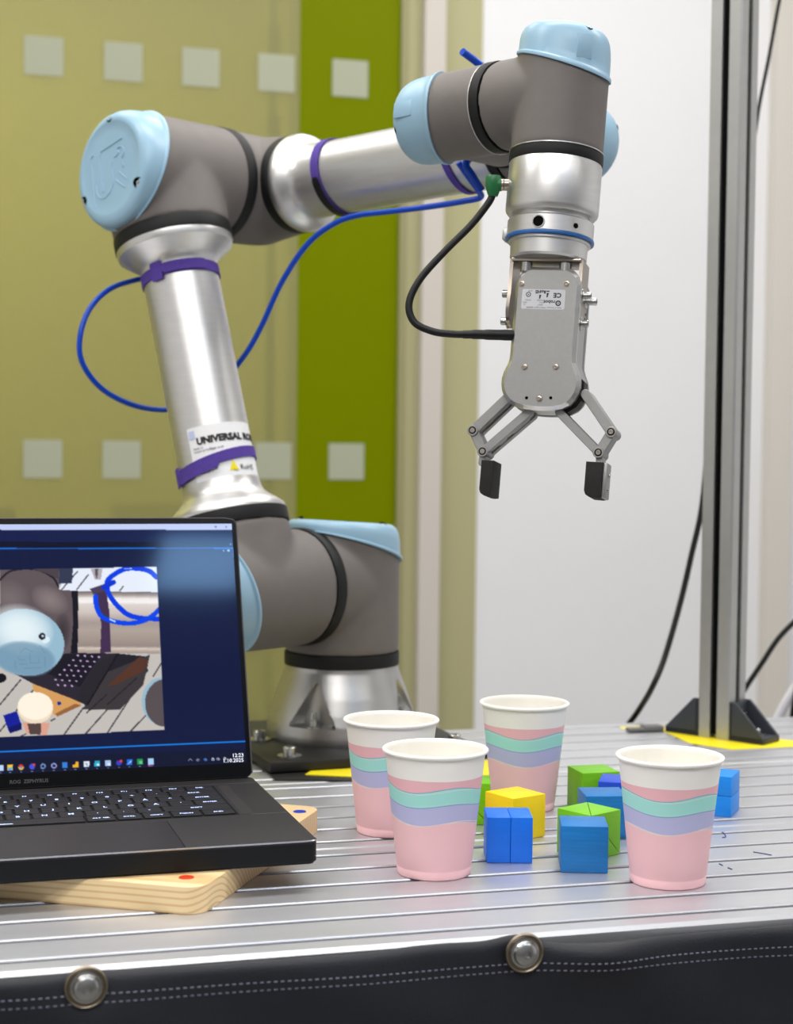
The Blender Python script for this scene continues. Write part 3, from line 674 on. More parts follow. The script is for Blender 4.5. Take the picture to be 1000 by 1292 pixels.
# finger linkage
def bar(p, q, w0, z0, z1, name, m=M_GRIP, slot=False):
    a = V(p); b = V(q); d = (b-a).normalized(); nn = V((-d.y, d.x)); out = []
    h = w0/2
    for k in range(9): an = math.pi*(.5+k/8); out.append(a+(d*math.cos(an)+nn*math.sin(an))*h)
    for k in range(9): an = math.pi*(-.5+k/8); out.append(b+(d*math.cos(an)+nn*math.sin(an))*h)
    return link(name, fixn(prism([(x*MM, y*MM) for x, y in out], z0*MM, z1*MM, MG, .45*MM, 1)), grip, m)
ZJ = 8.0
for sd, A0, A1, B0, B1, pad in ((-1, (641, 500), (596, 543), (666, 520), (608.5, 569.5), ((607, 580), (619, 626))), (1, (738, 497), (770.5, 545), (705, 520), (754.5, 571), ((739, 582), (757, 628)))):
    a0, a1, b0, b1 = (ray_local(*q, ZJ) for q in (A0, A1, B0, B1))
    for zz0, zz1, nm in ((1, ZJ, 'outer_link'), (-13, -6, 'outer_link')): bar(a0, a1, 7.6, zz0, zz1, nm)
    for zz0, zz1, nm in ((1, ZJ, 'inner_link'), (-13, -6, 'inner_link')): bar(b0, b1, 6.6, zz0, zz1, nm)
    # cross webs between the twin links, leaving slots
    for (p, q) in ((a0, a1), (b0, b1)):
        for f0_, f1_ in ((.1, .42), (.60, .72)):
            pp = V(p)*(1-f0_)+V(q)*f0_; qq = V(p)*(1-f1_)+V(q)*f1_; bar(pp, qq, 5, -7, 2, 'link_web')
    bar(a1, b1, 7.4, -10, ZJ-1.0, 'finger_tip')
    for c in (a1, b1):
        Mx = MG @ Matrix.Translation((c[0]*MM, c[1]*MM, 0))
        pv = link('pivot', lathe([(4.3, -14), (4.3, ZJ+.5), (3.9, ZJ+.9), (2.9, ZJ+.9), (2.8, ZJ+.2), (0, ZJ+.2)], Mx, 28, MM), grip, M_GRIP)
        link('pivot_gap', ringm([(1.9, ZJ+.2), (3.0, ZJ+.2), (3.0, ZJ+1.0), (1.9, ZJ+1.0)], Mx, 24, MM), pv, M_HOLE)
        link('pivot_pin', lathe([(0, ZJ), (2.0, ZJ), (2.0, ZJ+1.1), (1.2, ZJ+1.2), (0, ZJ+.8)], Mx, 20, MM), grip, M_BRKT)
    (px0, py0), (px1, py1) = pad
    x0, y0 = ray_local(px0, py0, 10); x1, y1 = ray_local(px1, py1, 10)
    hx = (x0+x1)/2+(2.0 if sd > 0 else -1.0)
    bar(b1, (b1[0]+(1.5 if sd > 0 else -.5), y0+2), 5.4, -7, 6, 'pad_neck')
    Mb = x0 if sd < 0 else x1
    if sd > 0: link('pad_holder', box(((x1+1.6)*MM, (y0+y1)/2*MM, -.001), .0032, (y1-y0)*MM*1.0, .018, .0008, MG), grip, M_GRIP)
    else: link('pad_holder', box(((x0+1.0)*MM, (y0+y1)/2*MM-.001, -.003), .002, (y1-y0)*MM*.9, .016, .0006, MG), grip, M_GRIP)
    pd = [(x0, y0), (x1, y0), (x1, y1-.5), (x1-3 if sd < 0 else x1-2, y1), (x0+4, y1-.3), (x0+1.2, y1-2), (x0, y1-5)]
    link('fingertip_pad', fixn(prism([(x*MM, y*MM) for x, y in pd][::-1], -16*MM, 10*MM, MG, .7*MM, 2)), grip, mat('black_foam_pad', (30, 28, 28), .85, 0, .5, 1200, .15, 200))
    if sd > 0:
        for yy in (y0+9, y0+20): hexbolt(MG @ V(((x1+3)*MM, yy*MM, 0)), .0016, .0016, grip, gx, False, 'pad_screw')
# ------------------------------------------------------------------ sensor cable with green plug
cb = thing('sensor_cable', 'black cable from the green angled plug at the wrist to the gripper side', 'cable', at(622, 240, 1.30))
q0 = at(622, 243, 1.300)
P = [q0, at(616, 256, 1.300), at(594, 284, 1.298), at(560, 318, 1.292), at(530, 352, 1.288), at(516, 382, 1.285), at(522, 406, 1.283), at(545, 418, 1.281), at(570, 421.5, 1.280), at(590, 422, 1.279)]
link('cable', tube(P, .0029, 14, 10), cb, M_CABLE)
P = [at(584, 422, 1.279), at(600, 422, 1.279), at(622, 422.5, 1.280), at(651, 423, 1.282)]
link('strain_relief', tube(P, .0040, 14, 6, True, [.0033, .0037, .0041, .0043]), cb, M_BLK)
Fp = at(622, 233, 1.300)
link('green_plug', join([lathe([(0, -9.5), (3.6, -9.2), (4.6, -7), (5.6, -4), (6.2, 0), (6.2, 6), (5.6, 7), (0, 7)], frame(Fp, Z), 24, MM), lathe([(5.2, 0), (5.2, 6.5), (4.4, 7)], frame(Fp, V((1, -.1, 0))), 24, MM)]), cb, M_GREEN)
link('knurled_nut', lathe([(4.6, 6), (4.9, 6.3), (4.9, 8), (4.4, 8.3), (4.9, 8.8), (4.9, 12.5), (3.4, 13.2), (3.2, 19)], frame(Fp, V((1, -.1, 0))), 24, MM), cb, M_BRKT)
# ------------------------------------------------------------------ paper cups
def cup_mat():
    m = bpy.data.materials.new('printed_paper_cup'); m.use_nodes = True; nt = m.node_tree; N = nt.nodes; L = nt.links; b = N['Principled BSDF']
    b.inputs['Roughness'].default_value = .6; b.inputs['Specular IOR Level'].default_value = .3
    tc = N.new('ShaderNodeTexCoord'); sp = N.new('ShaderNodeSeparateXYZ'); L.new(tc.outputs['Object'], sp.inputs[0])
    at2 = N.new('ShaderNodeMath'); at2.operation = 'ARCTAN2'; L.new(sp.outputs[0], at2.inputs[0])
    ng = N.new('ShaderNodeMath'); ng.operation = 'MULTIPLY'; ng.inputs[1].default_value = -1; L.new(sp.outputs[1], ng.inputs[0]); L.new(ng.outputs[0], at2.inputs[1])
    def M_(op, a, b_):
        n = N.new('ShaderNodeMath'); n.operation = op
        for i, x in enumerate((a, b_)):
            if x is None: continue
            if isinstance(x, (int, float)): n.inputs[i].default_value = x
            else: L.new(x, n.inputs[i])
        return n.outputs[0]
    th = at2.outputs[0]                       # 0 faces -y, positive to +x
    def wave(z0, a1, p1, a2, p2):             # height of a wavy boundary (metres)
        s1 = M_('SINE', M_('ADD', M_('MULTIPLY', th, 3.0), p1), None); s2 = M_('SINE', M_('ADD', M_('MULTIPLY', th, 1.0), p2), None)
        return M_('ADD', M_('ADD', M_('MULTIPLY', s1, a1*MM), M_('MULTIPLY', s2, a2*MM)), z0*MM)
    def col(c): return (*lin(c), 1)
    z = sp.outputs[2]
    cur = None
    def over(prev, c, mask):
        mx = N.new('ShaderNodeMix'); mx.data_type = 'RGBA'; L.new(mask, mx.inputs[0])
        if isinstance(prev, tuple): mx.inputs[6].default_value = prev
        else: L.new(prev, mx.inputs[6])
        mx.inputs[7].default_value = c; return mx.outputs[2]
    def below(w): return M_('LESS_THAN', z, w)
    def line(w, t): return M_('LESS_THAN', M_('ABSOLUTE', M_('SUBTRACT', z, w), None), t*MM)
    T1 = wave(65.0, 2.3, .10, .5, 2.8); T2 = wave(53.6, 1.7, .05, .5, 2.8); T3 = wave(40.4, 1.9, .0, 1.0, 2.8)
    T1b = wave(63.9, 2.0, -.15, .5, 2.8); T3b = wave(41.0, 2.0, -.3, .6, 2.8); T2b = wave(54.5, 1.6, .3, .6, 2.8)
    c = over(col((250, 247, 241)), col((244, 190, 197)), M_('LESS_THAN', z, .0722))
    c = over(c, col((168, 230, 222)), below(T1)); c = over(c, col((128, 176, 208)), line(T1, .30)); c = over(c, col((222, 236, 222)), line(T1b, .25))
    c = over(c, col((184, 230, 225)), line(T2b, .25))
    c = over(c, col((190, 190, 228)), below(T2)); c = over(c, col((128, 160, 205)), line(T2, .28))
    c = over(c, col((236, 228, 214)), line(T3b, .28))
    c = over(c, col((248, 200, 205)), below(T3)); c = over(c, col((242, 222, 212)), line(T3, .25))
    # inside and rim are plain: the printed side only faces outward (radius grows with height)
    rad = M_('SQRT', M_('ADD', M_('MULTIPLY', sp.outputs[0], sp.outputs[0]), M_('MULTIPLY', sp.outputs[1], sp.outputs[1])), None)
    outr = M_('ADD', M_("MULTIPLY", z, .1092), .02610)
    isout = M_('GREATER_THAN', rad, outr)
    mx = N.new('ShaderNodeMix'); mx.data_type = 'RGBA'; L.new(isout, mx.inputs[0]); mx.inputs[6].default_value = col((246, 243, 235)); L.new(c, mx.inputs[7])
    rim = M_('GREATER_THAN', z, .0860); mr = N.new('ShaderNodeMix'); mr.data_type = 'RGBA'; L.new(rim, mr.inputs[0]); L.new(mx.outputs[2], mr.inputs[6]); mr.inputs[7].default_value = col((246, 243, 237))
    n = N.new('ShaderNodeTexNoise'); n.inputs['Scale'].default_value = 900; bp = N.new('ShaderNodeBump'); bp.inputs['Strength'].default_value = .15; bp.inputs['Distance'].default_value = .0003
    L.new(tc.outputs['Object'], n.inputs[0]); L.new(n.outputs[0], bp.inputs['Height']); L.new(bp.outputs[0], b.inputs['Normal'])
    L.new(mr.outputs[2], b.inputs['Base Color']); return m
M_CUP = cup_mat()
RB, RTp, HC = 26.5, 36.0, 90.6
def cup_mesh():
    def ro(z): return RB+(RTp-RB)*z/87
    prof = [(0, 5.2), (22, 5.2), (ro(5)-1.0, 5.2), (ro(0)-.9, .3), (ro(0)-.4, 0), (ro(0), .25), (ro(1), 1), (ro(5.6), 5.6), (ro(5.9)-.35, 6.0), (ro(6.5)-.05, 6.8), (ro(25), 25), (ro(45), 45), (ro(65), 65), (ro(86), 86), (ro(87)+.1, 87)]
    for k in range(13):
        a = math.radians(-140+k*23); prof.append((ro(88)+.75+1.55*math.cos(a), 89.05+1.55*math.sin(a)))
    prof += [(ro(87)-.5, 87.0), (ro(80)-.45, 80), (ro(40)-.45, 40), (ro(9)-.45, 9), (ro(7)-.8, 6.6), (20, 6.4), (0, 6.4)]
    return lathe(prof, None, 128, MM)
cm = cup_mesh(); cups = [(29.97, 1168.95, 'pastel striped paper cup nearest the laptop, front one of the left pair', 0),
  (196.1, 1151.7, 'pastel striped paper cup standing rightmost, in front of the light blue cube', .38),
  (-2.27, 1294.2, 'pastel striped paper cup by the robot arm base, rear one of the left pair', -.12),
  (111.16, 1386.8, 'pastel striped paper cup standing farthest back, behind the yellow cube', .5)]
cm.materials.append(M_CUP); cm.polygons.foreach_set('use_smooth', [True]*len(cm.polygons))
for x, y, l, a in cups:
    o = bpy.data.objects.new('paper_cup', cm); scol().objects.link(o); o.location = (x*MM, y*MM, .0002)
    o.rotation_euler = (0, 0, a+math.atan2(-x, y))
    tag(o, l, 'cup', 'pastel striped paper cups')
# ------------------------------------------------------------------ wooden cubes
def cube_mat(nm, c, v=.06): return mat(nm, c, .42, 0, .2, 60, v, 40, spec=.5, stretch=(1, 1, 14))
MB1, MB2, MB3, MB4 = cube_mat('blue_paint', (0, 116, 240)), cube_mat('teal_blue_wood', (0, 116, 190), .14), cube_mat('royal_blue_paint', (20, 74, 205)), cube_mat('sky_blue_paint', (0, 140, 240))
MYC, MGC = cube_mat('yellow_paint', (255, 216, 0), .03), cube_mat('green_paint', (118, 194, 0), .05)
SZ = .0339
def cube(label, x, y, yaw, m, cut=None, s=SZ):
    c = thing('wooden_cube', label, 'cube', V((x*MM, y*MM, .0002)), 'painted wooden cubes'); c.rotation_euler = (0, 0, yaw)
    h = s/2
    def piece(planes):
        bm = bmesh.new(); bmesh.ops.create_cube(bm, size=s); bmesh.ops.translate(bm, vec=(0, 0, h), verts=bm.verts)
        for co_, no_ in planes:
            r = bmesh.ops.bisect_plane(bm, geom=bm.verts[:]+bm.edges[:]+bm.faces[:], plane_co=co_, plane_no=no_, clear_outer=True)
            bmesh.ops.holes_fill(bm, edges=[e for e in r['geom_cut'] if isinstance(e, bmesh.types.BMEdge)])
        bmesh.ops.bevel(bm, geom=bm.edges[:], offset=.0005, segments=2, affect='EDGES', profile=.5)
        bmesh.ops.recalc_face_normals(bm, faces=bm.faces)
        me = bpy.data.meshes.new('c'); bm.to_mesh(me); bm.free(); me.materials.append(m); return me
    pcs = [[]]
    if cut:
        co_, no_ = V(cut[0]), V(cut[1]).normalized(); g = .00012
        pcs = [[(co_-no_*g, no_)], [(co_+no_*g, -no_)]]
    for p in pcs:
        o = bpy.data.objects.new('block_half' if cut else 'block', piece(p)); scol().objects.link(o); o.parent = c
        o.data.polygons.foreach_set('use_smooth', [True]*len(o.data.polygons)); o.data.set_sharp_from_angle(angle=math.radians(25))
h = SZ/2
cube('blue cube of two halves with an upright seam, between front left cup and yellow cube', 86.16, 1212.8, .016, MB1, ((.0006, 0, 0), (1, 0, 0)))
bf = cube('dull blue grained cube nearest the camera, before the green seamed cube', 139.64, 1187.3, -.045, MB2)
cube('only yellow cube, behind the two-half blue cube', 96.73, 1284.2, .64, MYC)
cube('green cube split by diagonal seams, behind the nearest blue cube', 148.6, 1228.6, .729, MGC, ((-h, -h, SZ), (1, -1, 1)) if False else ((-h, -h, SZ), V((2*h, 2*h, 0)).cross(V((2*h, 0, -SZ)))))
cube('dull blue cube beside the right cup, behind the green seamed cube', 167.0, 1291.3, .092, MB2)
cube('royal blue cube mostly hidden, against the rear green cube', 188.5, 1343.5, -.231, MB3)
cube('green cube at the back, left of the royal blue cube', 170.6, 1384.5, .272, MGC)
cube('green cube mostly hidden behind the front left cup, left of the yellow cube', 62.75, 1334.4, -.045, MGC, ((h, 0, 0), (1, 0, 1)))
cube('bright blue cube with level seam, behind the rightmost cup', 273.6, 1376.2, -.406, MB4, ((0, 0, .0172), (0, 0, 1)))
# ------------------------------------------------------------------ wooden board under the laptop
by = math.radians(-14.8)
bd = thing('wooden_board', 'light pine board with rounded corners under the laptop', 'board', V((-.25, 1.18, .0002)))
Mb = Matrix.Translation((-.1225, 1.0490, 0)) @ Matrix.Rotation(by, 4, 'Z')     # corner nearest the camera, x along -board width
bw, bl, bt = .42, .256, .0182
out = []
for cx, cy, a0 in ((-.014, bl-.014, 0), (-bw+.01, bl-.01, 90), (-bw+.01, .01, 180), (-.016, .016, 270)):
    r = .014 if cx > -.1 else .01
    for k in range(7): a = math.radians(a0+90*k/6); out.append((cx+r*math.cos(a), cy+r*math.sin(a)))
def wood_mat():
    m = bpy.data.materials.new('pine_wood'); m.use_nodes = True; nt = m.node_tree; N = nt.nodes; L = nt.links; b = N['Principled BSDF']; b.inputs['Roughness'].default_value = .5
    tc = N.new('ShaderNodeTexCoord'); mp = N.new('ShaderNodeMapping'); mp.inputs['Location'].default_value = (0, -.030, .030)
    L.new(tc.outputs['Object'], mp.inputs[0]); n = N.new('ShaderNodeTexNoise'); n.inputs['Scale'].default_value = 9; n.inputs['Detail'].default_value = 2
    mp2 = N.new('ShaderNodeMapping'); mp2.inputs['Scale'].default_value = (.25, 1.5, 1.5); L.new(mp.outputs[0], mp2.inputs[0]); L.new(mp2.outputs[0], n.inputs[0])
    ad = N.new('ShaderNodeVectorMath'); ad.operation = 'MULTIPLY_ADD'; ad.inputs[1].default_value = (0, .012, .012); L.new(n.outputs['Color'], ad.inputs[0]); L.new(mp.outputs[0], ad.inputs[2])
    wv = N.new('ShaderNodeTexWave'); wv.wave_type = 'RINGS'; wv.rings_direction = 'X'; wv.inputs['Scale'].default_value = 75; L.new(ad.outputs[0], wv.inputs[0])
    r = N.new('ShaderNodeValToRGB'); e = r.color_ramp.elements; e[0].position = .0; e[0].color = (*lin((216, 178, 126)), 1); e[1].position = .5; e[1].color = (*lin((238, 212, 164)), 1)
    e2 = r.color_ramp.elements.new(.18); e2.color = (*lin((230, 198, 146)), 1)
    L.new(wv.outputs[0], r.inputs[0]); L.new(r.outputs[0], b.inputs['Base Color']); return m
bo = bpy.data.objects.new('board', fixn(prism(out, .0002, bt, None, .0010, 2))); scol().objects.link(bo); bo.parent = bd
bo.matrix_local = Matrix.Translation(-V(bd['_o'])) @ Mb; bo.data.materials.append(wood_mat())
bo.data.polygons.foreach_set('use_smooth', [True]*len(bo.data.polygons)); bo.data.set_sharp_from_angle(angle=math.radians(32))
for px, py, c, nm in ((235, 1107, (214, 62, 30), 'red'), (378, 1024, (30, 60, 190), 'blue')):
    p = on(px, py, bt+.0001); link('dot', lathe([(0, 0), (5.2, 0), (5.0, .3), (0, .3)], Matrix.Translation(p), 32, MM), bd, mat(nm+'_dot', c, .4))['label'] = 'round '+nm+' dot'
# ------------------------------------------------------------------ laptop
LY = .2963; LZ = .0352; LD, LL, LT, LW = .2169, .2226, .3476, .345
la = V((math.cos(LY), math.sin(LY), 0)); lbk = V((-math.sin(LY), math.cos(LY), 0)); LFR = V((-.05152, 1.1160, 0))
lap = thing('laptop', 'open dark grey laptop on a pine board showing a robot camera view', 'laptop', LFR-la*LW/2+lbk*.11+Z*.0186)
ML = Matrix(((-la.x, lbk.x, 0, LFR.x), (-la.y, lbk.y, 0, LFR.y), (0, 0, 1, 0), (0, 0, 0, 1)))      # x from right edge to left, y from front to hinge (mirrored frame)
def lb_box(x0, x1, y0, y1, z0, z1, bev=0, seg=2): return fixn(box(((x0+x1)/2, (y0+y1)/2, (z0+z1)/2), x1-x0, y1-y0, z1-z0, bev, ML, seg))
def rr2(x0, y0, x1, y1, r, n=5): return rrect(x0, y0, x1, y1, r, n)
base = link('laptop_base', fixn(prism(rr2(0, 0, LW, LD+.006, .006), .0202, LZ, ML, .0006, 2)), lap, M_LAP)
link('base_underside', fixn(prism(rr2(.0012, .0012, LW-.0012, LD+.004, .006), .0186, .0202, ML)), lap, M_LAPB)
e = []
edge = [(x, y) for x, y in rr2(0, 0, LW, LD, .006)]
pe = [ML @ V((x, y-.0001, LZ-.0004)) for x, y in ((LW-.01, 0), (LW/2, 0), (.008, 0), (.004, .0006), (.0012, .0022), (.0002, .005), (0, .0075))]
link('bright_front_edge', tube(pe, .00065, 6, 4, False), base, M_EDGE)
link('side_band', fixn(prism(rr2(-.0001, -.0001, LW+.0001, LD+.0058, .006), .0206, .0330, ML)), base, M_LAPB)  # thin dark band wrapped round the base sides
link('trackpad', lb_box(.092, .092+.150, .0015, .082, LZ, LZ+.00018), base, mat('trackpad_metal', (34, 30, 33), .45, .1))
link('trackpad_gap', lb_box(.0914, .0918, .001, .082, LZ, LZ+.0001), base, M_HOLE)
KX0, KY0, KP, KR = .0385, .0905, .0190, .0172
link('keyboard_well', lb_box(KX0-.0015, KX0+.2750, KY0-.001, KY0+KR*6+.0005, LZ-.0002, LZ+.0001), base, M_WELL)
link('speaker_grille', lb_box(.0255, .0345, KY0-.001, KY0+KR*6, LZ, LZ+.00012), base, mat('grille_brown', (36, 31, 33), .6))
link('palm_line', lb_box(.0015, .0285, KY0-.0025, KY0-.0018, LZ, LZ+.0002), base, mat('fine_line', (120, 120, 122), .4, .5))
link('hinge_line', lb_box(.0015, .345, KY0+KR*6+.0055, KY0+KR*6+.006, LZ, LZ+.0001), base, mat('fine_line', (120, 120, 122), .4, .5))
rows = [  # from front to back; (width in units, legend), listed from the right edge
 [(1.3, 'END'), (1.2, 'PGDN'), (1.1, 'COPY'), (1, 'CTRL'), (1.15, 'ALT GR'), (5.2, '|'), (1, 'ALT'), (1, ''), (1.3, 'FN')],
 [(2.7, 'SHIFT'), (1, '-'), (1, '.'), (1, ','), (1, 'M'), (1, 'N'), (1, 'B'), (1, 'V'), (1, 'C'), (1, 'X'), (1, 'Z'), (1.2, 'SHIFT')],
 [(1.3, 'ENTER'), (1, "'"), (1, 'Ä'), (1, 'Ö'), (1, 'L'), (1, 'K'), (1, 'J'), (1, 'H'), (1, 'G'), (1, 'F'), (1, 'D'), (1, 'S'), (1, 'A'), (1.6, 'CAPS')],
 [(1.6, 'ENTER'), (1, '^'), (1, 'Å'), (1, 'P'), (1, 'O'), (1, 'I'), (1, 'U'), (1, 'Y'), (1, 'T'), (1, 'R'), (1, 'E'), (1, 'W'), (1, 'Q'), (1.3, 'TAB')],
 [(2, 'BACK'), (1, '´'), (1, '+'), (1, '0'), (1, '9'), (1, '8'), (1, '7'), (1, '6'), (1, '5'), (1, '4'), (1, '3'), (1, '2'), (1, '1'), (.9, '§')],
 [(1.2, 'DEL'), (1, 'PRT'), (1, 'F12'), (1, 'F11'), (1, 'F10'), (1, 'F9'), (1, 'F8'), (1, 'F7'), (1, 'F6'), (1, 'F5'), (1, 'F4'), (1, 'F3'), (1, 'F2'), (1, 'F1')]]
LG = []
for r, row in enumerate(rows):
    x = KX0
    for wd, lg in row:
        W_ = wd*KP; 
        if x+W_ > KX0+.275: W_ = KX0+.275-x
        if W_ < .006: continue
        y = KY0+KR*r; link('key', lb_box(x+.0010, x+W_-.0010, y+.0010, y+KR-.0010, LZ-.0001, LZ+.0012, .0003, 1), base, M_KEY)
        if lg == '|': LG.append(lb_box(x+W_/2-.018+.02, x+W_/2+.018+.02, y+.0035, y+.0050, LZ+.00125, LZ+.0013))
        elif lg:
            sz = .0058 if len(lg) == 1 else .0036
            Mt = Matrix.Translation(ML @ V((x+W_/2, y+KR/2-.0020, LZ+.0013))) @ Matrix.Rotation(LY, 4, 'Z')
            LG.append(text(lg, sz, Mt, 0, 'CENTER', .00012))
        x += W_
link('key_legends', join(LG), base, M_LEG, smooth=False)
# lid
ldir = (math.cos(LT)*Z+math.sin(LT)*lbk).normalized(); lnr = (-math.cos(LT)*lbk+math.sin(LT)*Z).normalized()
HN = LFR+lbk*LD+Z*LZ
MLid = Matrix(((-la.x, ldir.x, lnr.x, HN.x), (-la.y, ldir.y, lnr.y, HN.y), (-la.z, ldir.z, lnr.z, HN.z), (0, 0, 0, 1)))   # x to the left, y up the lid, z to the viewer
lid = link('lid', fixn(prism(rr2(0, .001, LW, LL, .006), -.0050, -.0002, MLid)), lap, M_LAP)
link('bezel', fixn(prism(rr2(.0005, .0015, LW-.0005, LL-.0005, .0058), -.0002, .0003, MLid)), lid, M_BEZ)
link('lid_rubber_edge', tube([MLid @ V((x, y, .0002)) for x, y in ((LW, LL-.0004), (.010, LL-.0004), (.003, LL-.002), (.0006, LL-.006), (.0004, .1), (.0004, .004))], .0006, 6, 1, False), lid, mat('lid_edge', (60, 55, 62), .5))
bp_ = onpl(12, 989, HN+lnr*.00045, lnr)
link('brand_text', text('ROG  ZEPHYRUS', .0040, Matrix.Translation(bp_) @ Matrix(((la.x, ldir.x, lnr.x, 0), (la.y, ldir.y, lnr.y, 0), (la.z, ldir.z, lnr.z, 0), (0, 0, 0, 1))) , 0, 'LEFT', .0001), lid, mat('dim_brand_ink', (62, 60, 64), .4), smooth=False)
# screen picture: a fine grid of coloured cells (what the display shows)
CY0, CY1 = .0125, LL-.0052; CX0, CX1 = .0045, LW-.0045
CELL = .00058; NX = int((CX1-CX0)/CELL); NY = int((CY1-CY0)/CELL)
IMG = np.zeros((NY+1, NX+1, 3))
def suv(px, py):                       # picture point -> (column, row) on the display
    p = onpl(px, py, HN+lnr*.0004, lnr)-HN; return (-(p.dot(la))-CX0)/CELL, (p.dot(ldir)-CY0)/CELL
YY, XX = np.mgrid[0:NY+1, 0:NX+1].astype(float)
def fillpoly(pts, c, a=1., raw=False):
    q = [(p if raw else suv(*p)) for p in pts]; ins = np.zeros(XX.shape, bool)
    for (x0, y0), (x1, y1) in zip(q, q[1:]+q[:1]):
        cond = ((y0 > YY) != (y1 > YY)); 
        with np.errstate(divide='ignore', invalid='ignore'): xx = (x1-x0)*(YY-y0)/(y1-y0+1e-12)+x0
        ins ^= cond & (XX < xx)
    IMG[ins] = IMG[ins]*(1-a)+np.array(c)*a; return ins
def stroke(pts, wpx, c, clip=None, smooth=True):
    pts3 = [V((x, y, 0)) for x, y in pts]; pts3 = cat(pts3, 8) if smooth and len(pts) > 2 else pts3
    q = [suv(p.x, p.y) for p in pts3]; wd = wpx*.535/(CELL*1000)/2; D = np.full(XX.shape, 1e9)
    for (x0, y0), (x1, y1) in zip(q, q[1:]):
        dx, dy = x1-x0, y1-y0; l2 = dx*dx+dy*dy+1e-9; tt = np.clip(((XX-x0)*dx+(YY-y0)*dy)/l2, 0, 1)
        D = np.minimum(D, np.hypot(XX-x0-tt*dx, YY-y0-tt*dy))
    m = D < wd
    if clip is not None: m &= clip
    IMG[m] = c
def ell(cx, cy, rx, ry, c, rot=0., clip=None, a=1., grad=None):
    pts = [(cx+rx*math.cos(t_)*math.cos(rot)-ry*math.sin(t_)*math.sin(rot), cy+rx*math.cos(t_)*math.sin(rot)+ry*math.sin(t_)*math.cos(rot)) for t_ in np.linspace(0, 2*math.pi, 40, endpoint=False)]
    fillpoly(pts, c, a)
IMG[:] = (13, 21, 58)
fillpoly([(-400, 700), (320, 690), (320, 655), (-400, 640)], (16, 26, 70))
fillpoly([(-400, 640), (320, 650), (320, 668.5), (-400, 668.5)], (196, 208, 246))
fillpoly([(-400, 683), (320, 684), (320, 690.5), (-400, 690.5)], (8, 12, 34))
stroke([(-300, 693.0), (294.5, 691.5)], 1.7, (20, 118, 225), None, False); stroke([(294.5, 691), (302, 790), (312, 935)], 1.8, (20, 118, 225)); stroke([(312, 935.3), (0, 948.6), (-300, 961)], 2.0, (20, 130, 235), None, False)
fillpoly([(-400, 979.5), (-400, 1010), (325, 1000), (325, 944), (316, 944.5), (0, 957.5)], (14, 18, 42))
PIC = [(-60, 720), (197.5, 715), (207, 921), (-60, 933)]
pic = fillpoly(PIC, (196, 190, 184))
def o5(x, y): return (x/4.762, 700+y/4.762)
def c5(l): return [o5(x, y) for x, y in l]
SAVE = IMG.copy()
fillpoly(c5([(420, 60), (960, 60), (960, 240), (340, 240)]), (232, 238, 250))
for a, b in (((370, 210), (465, 100)), ((460, 210), (530, 120)), ((720, 215), (740, 190))): stroke(c5([a, b]), 1.6, (40, 38, 44), None, False)
fillpoly(c5([(345, 80), (438, 80), (432, 170), (350, 175)]), (50, 56, 78))
for x0, y0, x1, y1 in ((0, 900, 125, 750), (0, 1060, 210, 800), (110, 1100, 330, 985), (385, 1080, 500, 920), (515, 1075, 670, 900), (645, 1070, 860, 740), (780, 1065, 880, 960), (920, 730, 970, 650)):
    stroke(c5([(x0, y0), (x1, y1)]), 1.9, (58, 54, 56), None, False)
fillpoly(c5([(380, 600), (700, 592), (870, 610), (890, 700), (640, 930), (400, 860)]), (34, 30, 34))
fillpoly(c5([(560, 740), (900, 600), (880, 700), (860, 780), (720, 930), (500, 930)]), (60, 54, 54))
for x0, y0, x1, y1 in ((645, 900, 820, 740), (520, 950, 640, 840)): stroke(c5([(x0, y0), (x1, y1)]), 1.8, (36, 32, 34), None, False)
fillpoly(c5([(640, 790), (840, 610), (890, 640), (860, 700), (700, 780)]), (86, 52, 34))
fillpoly(c5([(190, 760), (260, 760), (480, 880), (490, 905), (340, 970), (310, 950), (200, 810)]), (214, 158, 92)); fillpoly(c5([(490, 905), (345, 972), (330, 955), (450, 895)]), (150, 100, 56))
ell(*o5(355, 892), 2.6, 2.2, (20, 40, 150))
fillpoly(c5([(60, 700), (380, 590), (600, 590), (705, 596), (520, 905), (420, 860), (200, 775)]), (44, 38, 46))
fillpoly(c5([(250, 700), (380, 595), (606, 596), (480, 795)]), (26, 22, 28))
for i in range(4):
    for j in range(7):
        x, y = 468+i*42-j*27, 605+j*29+i*3
        if 330 < x < 640 and y < 790: ell(*o5(x, y), 1.6, 1.1, (206, 170, 222), .2)
fillpoly(c5([(590, 640), (700, 600), (560, 830), (520, 905), (455, 855)]), (40, 36, 38)); stroke(c5([(705, 600), (525, 900)]), 2.2, (16, 14, 16), None, False)
# tube
TS = [(0, (120, 112, 112)), (.05, (170, 158, 152)), (.1, (238, 232, 228)), (.16, (250, 246, 244)), (.2, (222, 212, 206)), (.34, (206, 194, 188)), (.42, (186, 172, 166)), (.5, (166, 152, 146)), (.62, (176, 162, 152)), (.8, (160, 146, 136)), (.88, (150, 136, 128)), (.92, (216, 202, 190)), (.95, (186, 170, 158)), (1.01, (150, 138, 130))]
for k in range(60):
    f = k/60; y0, y1 = 220+f*368, 221.5+(f+1/60)*368
    for (fa, ca_), (fb, cb_) in zip(TS, TS[1:]):
        if fa <= f < fb: g = (f-fa)/(fb-fa); c = tuple(u+(v-u)*g for u, v in zip(ca_, cb_))
    fillpoly(c5([(465, y0), (960, y0+4), (962, y1+5), (470, y1+1)]), c)
fillpoly(c5([(430, 215), (468, 215), (470, 380), (466, 590), (425, 590), (438, 400)]), (20, 18, 24))
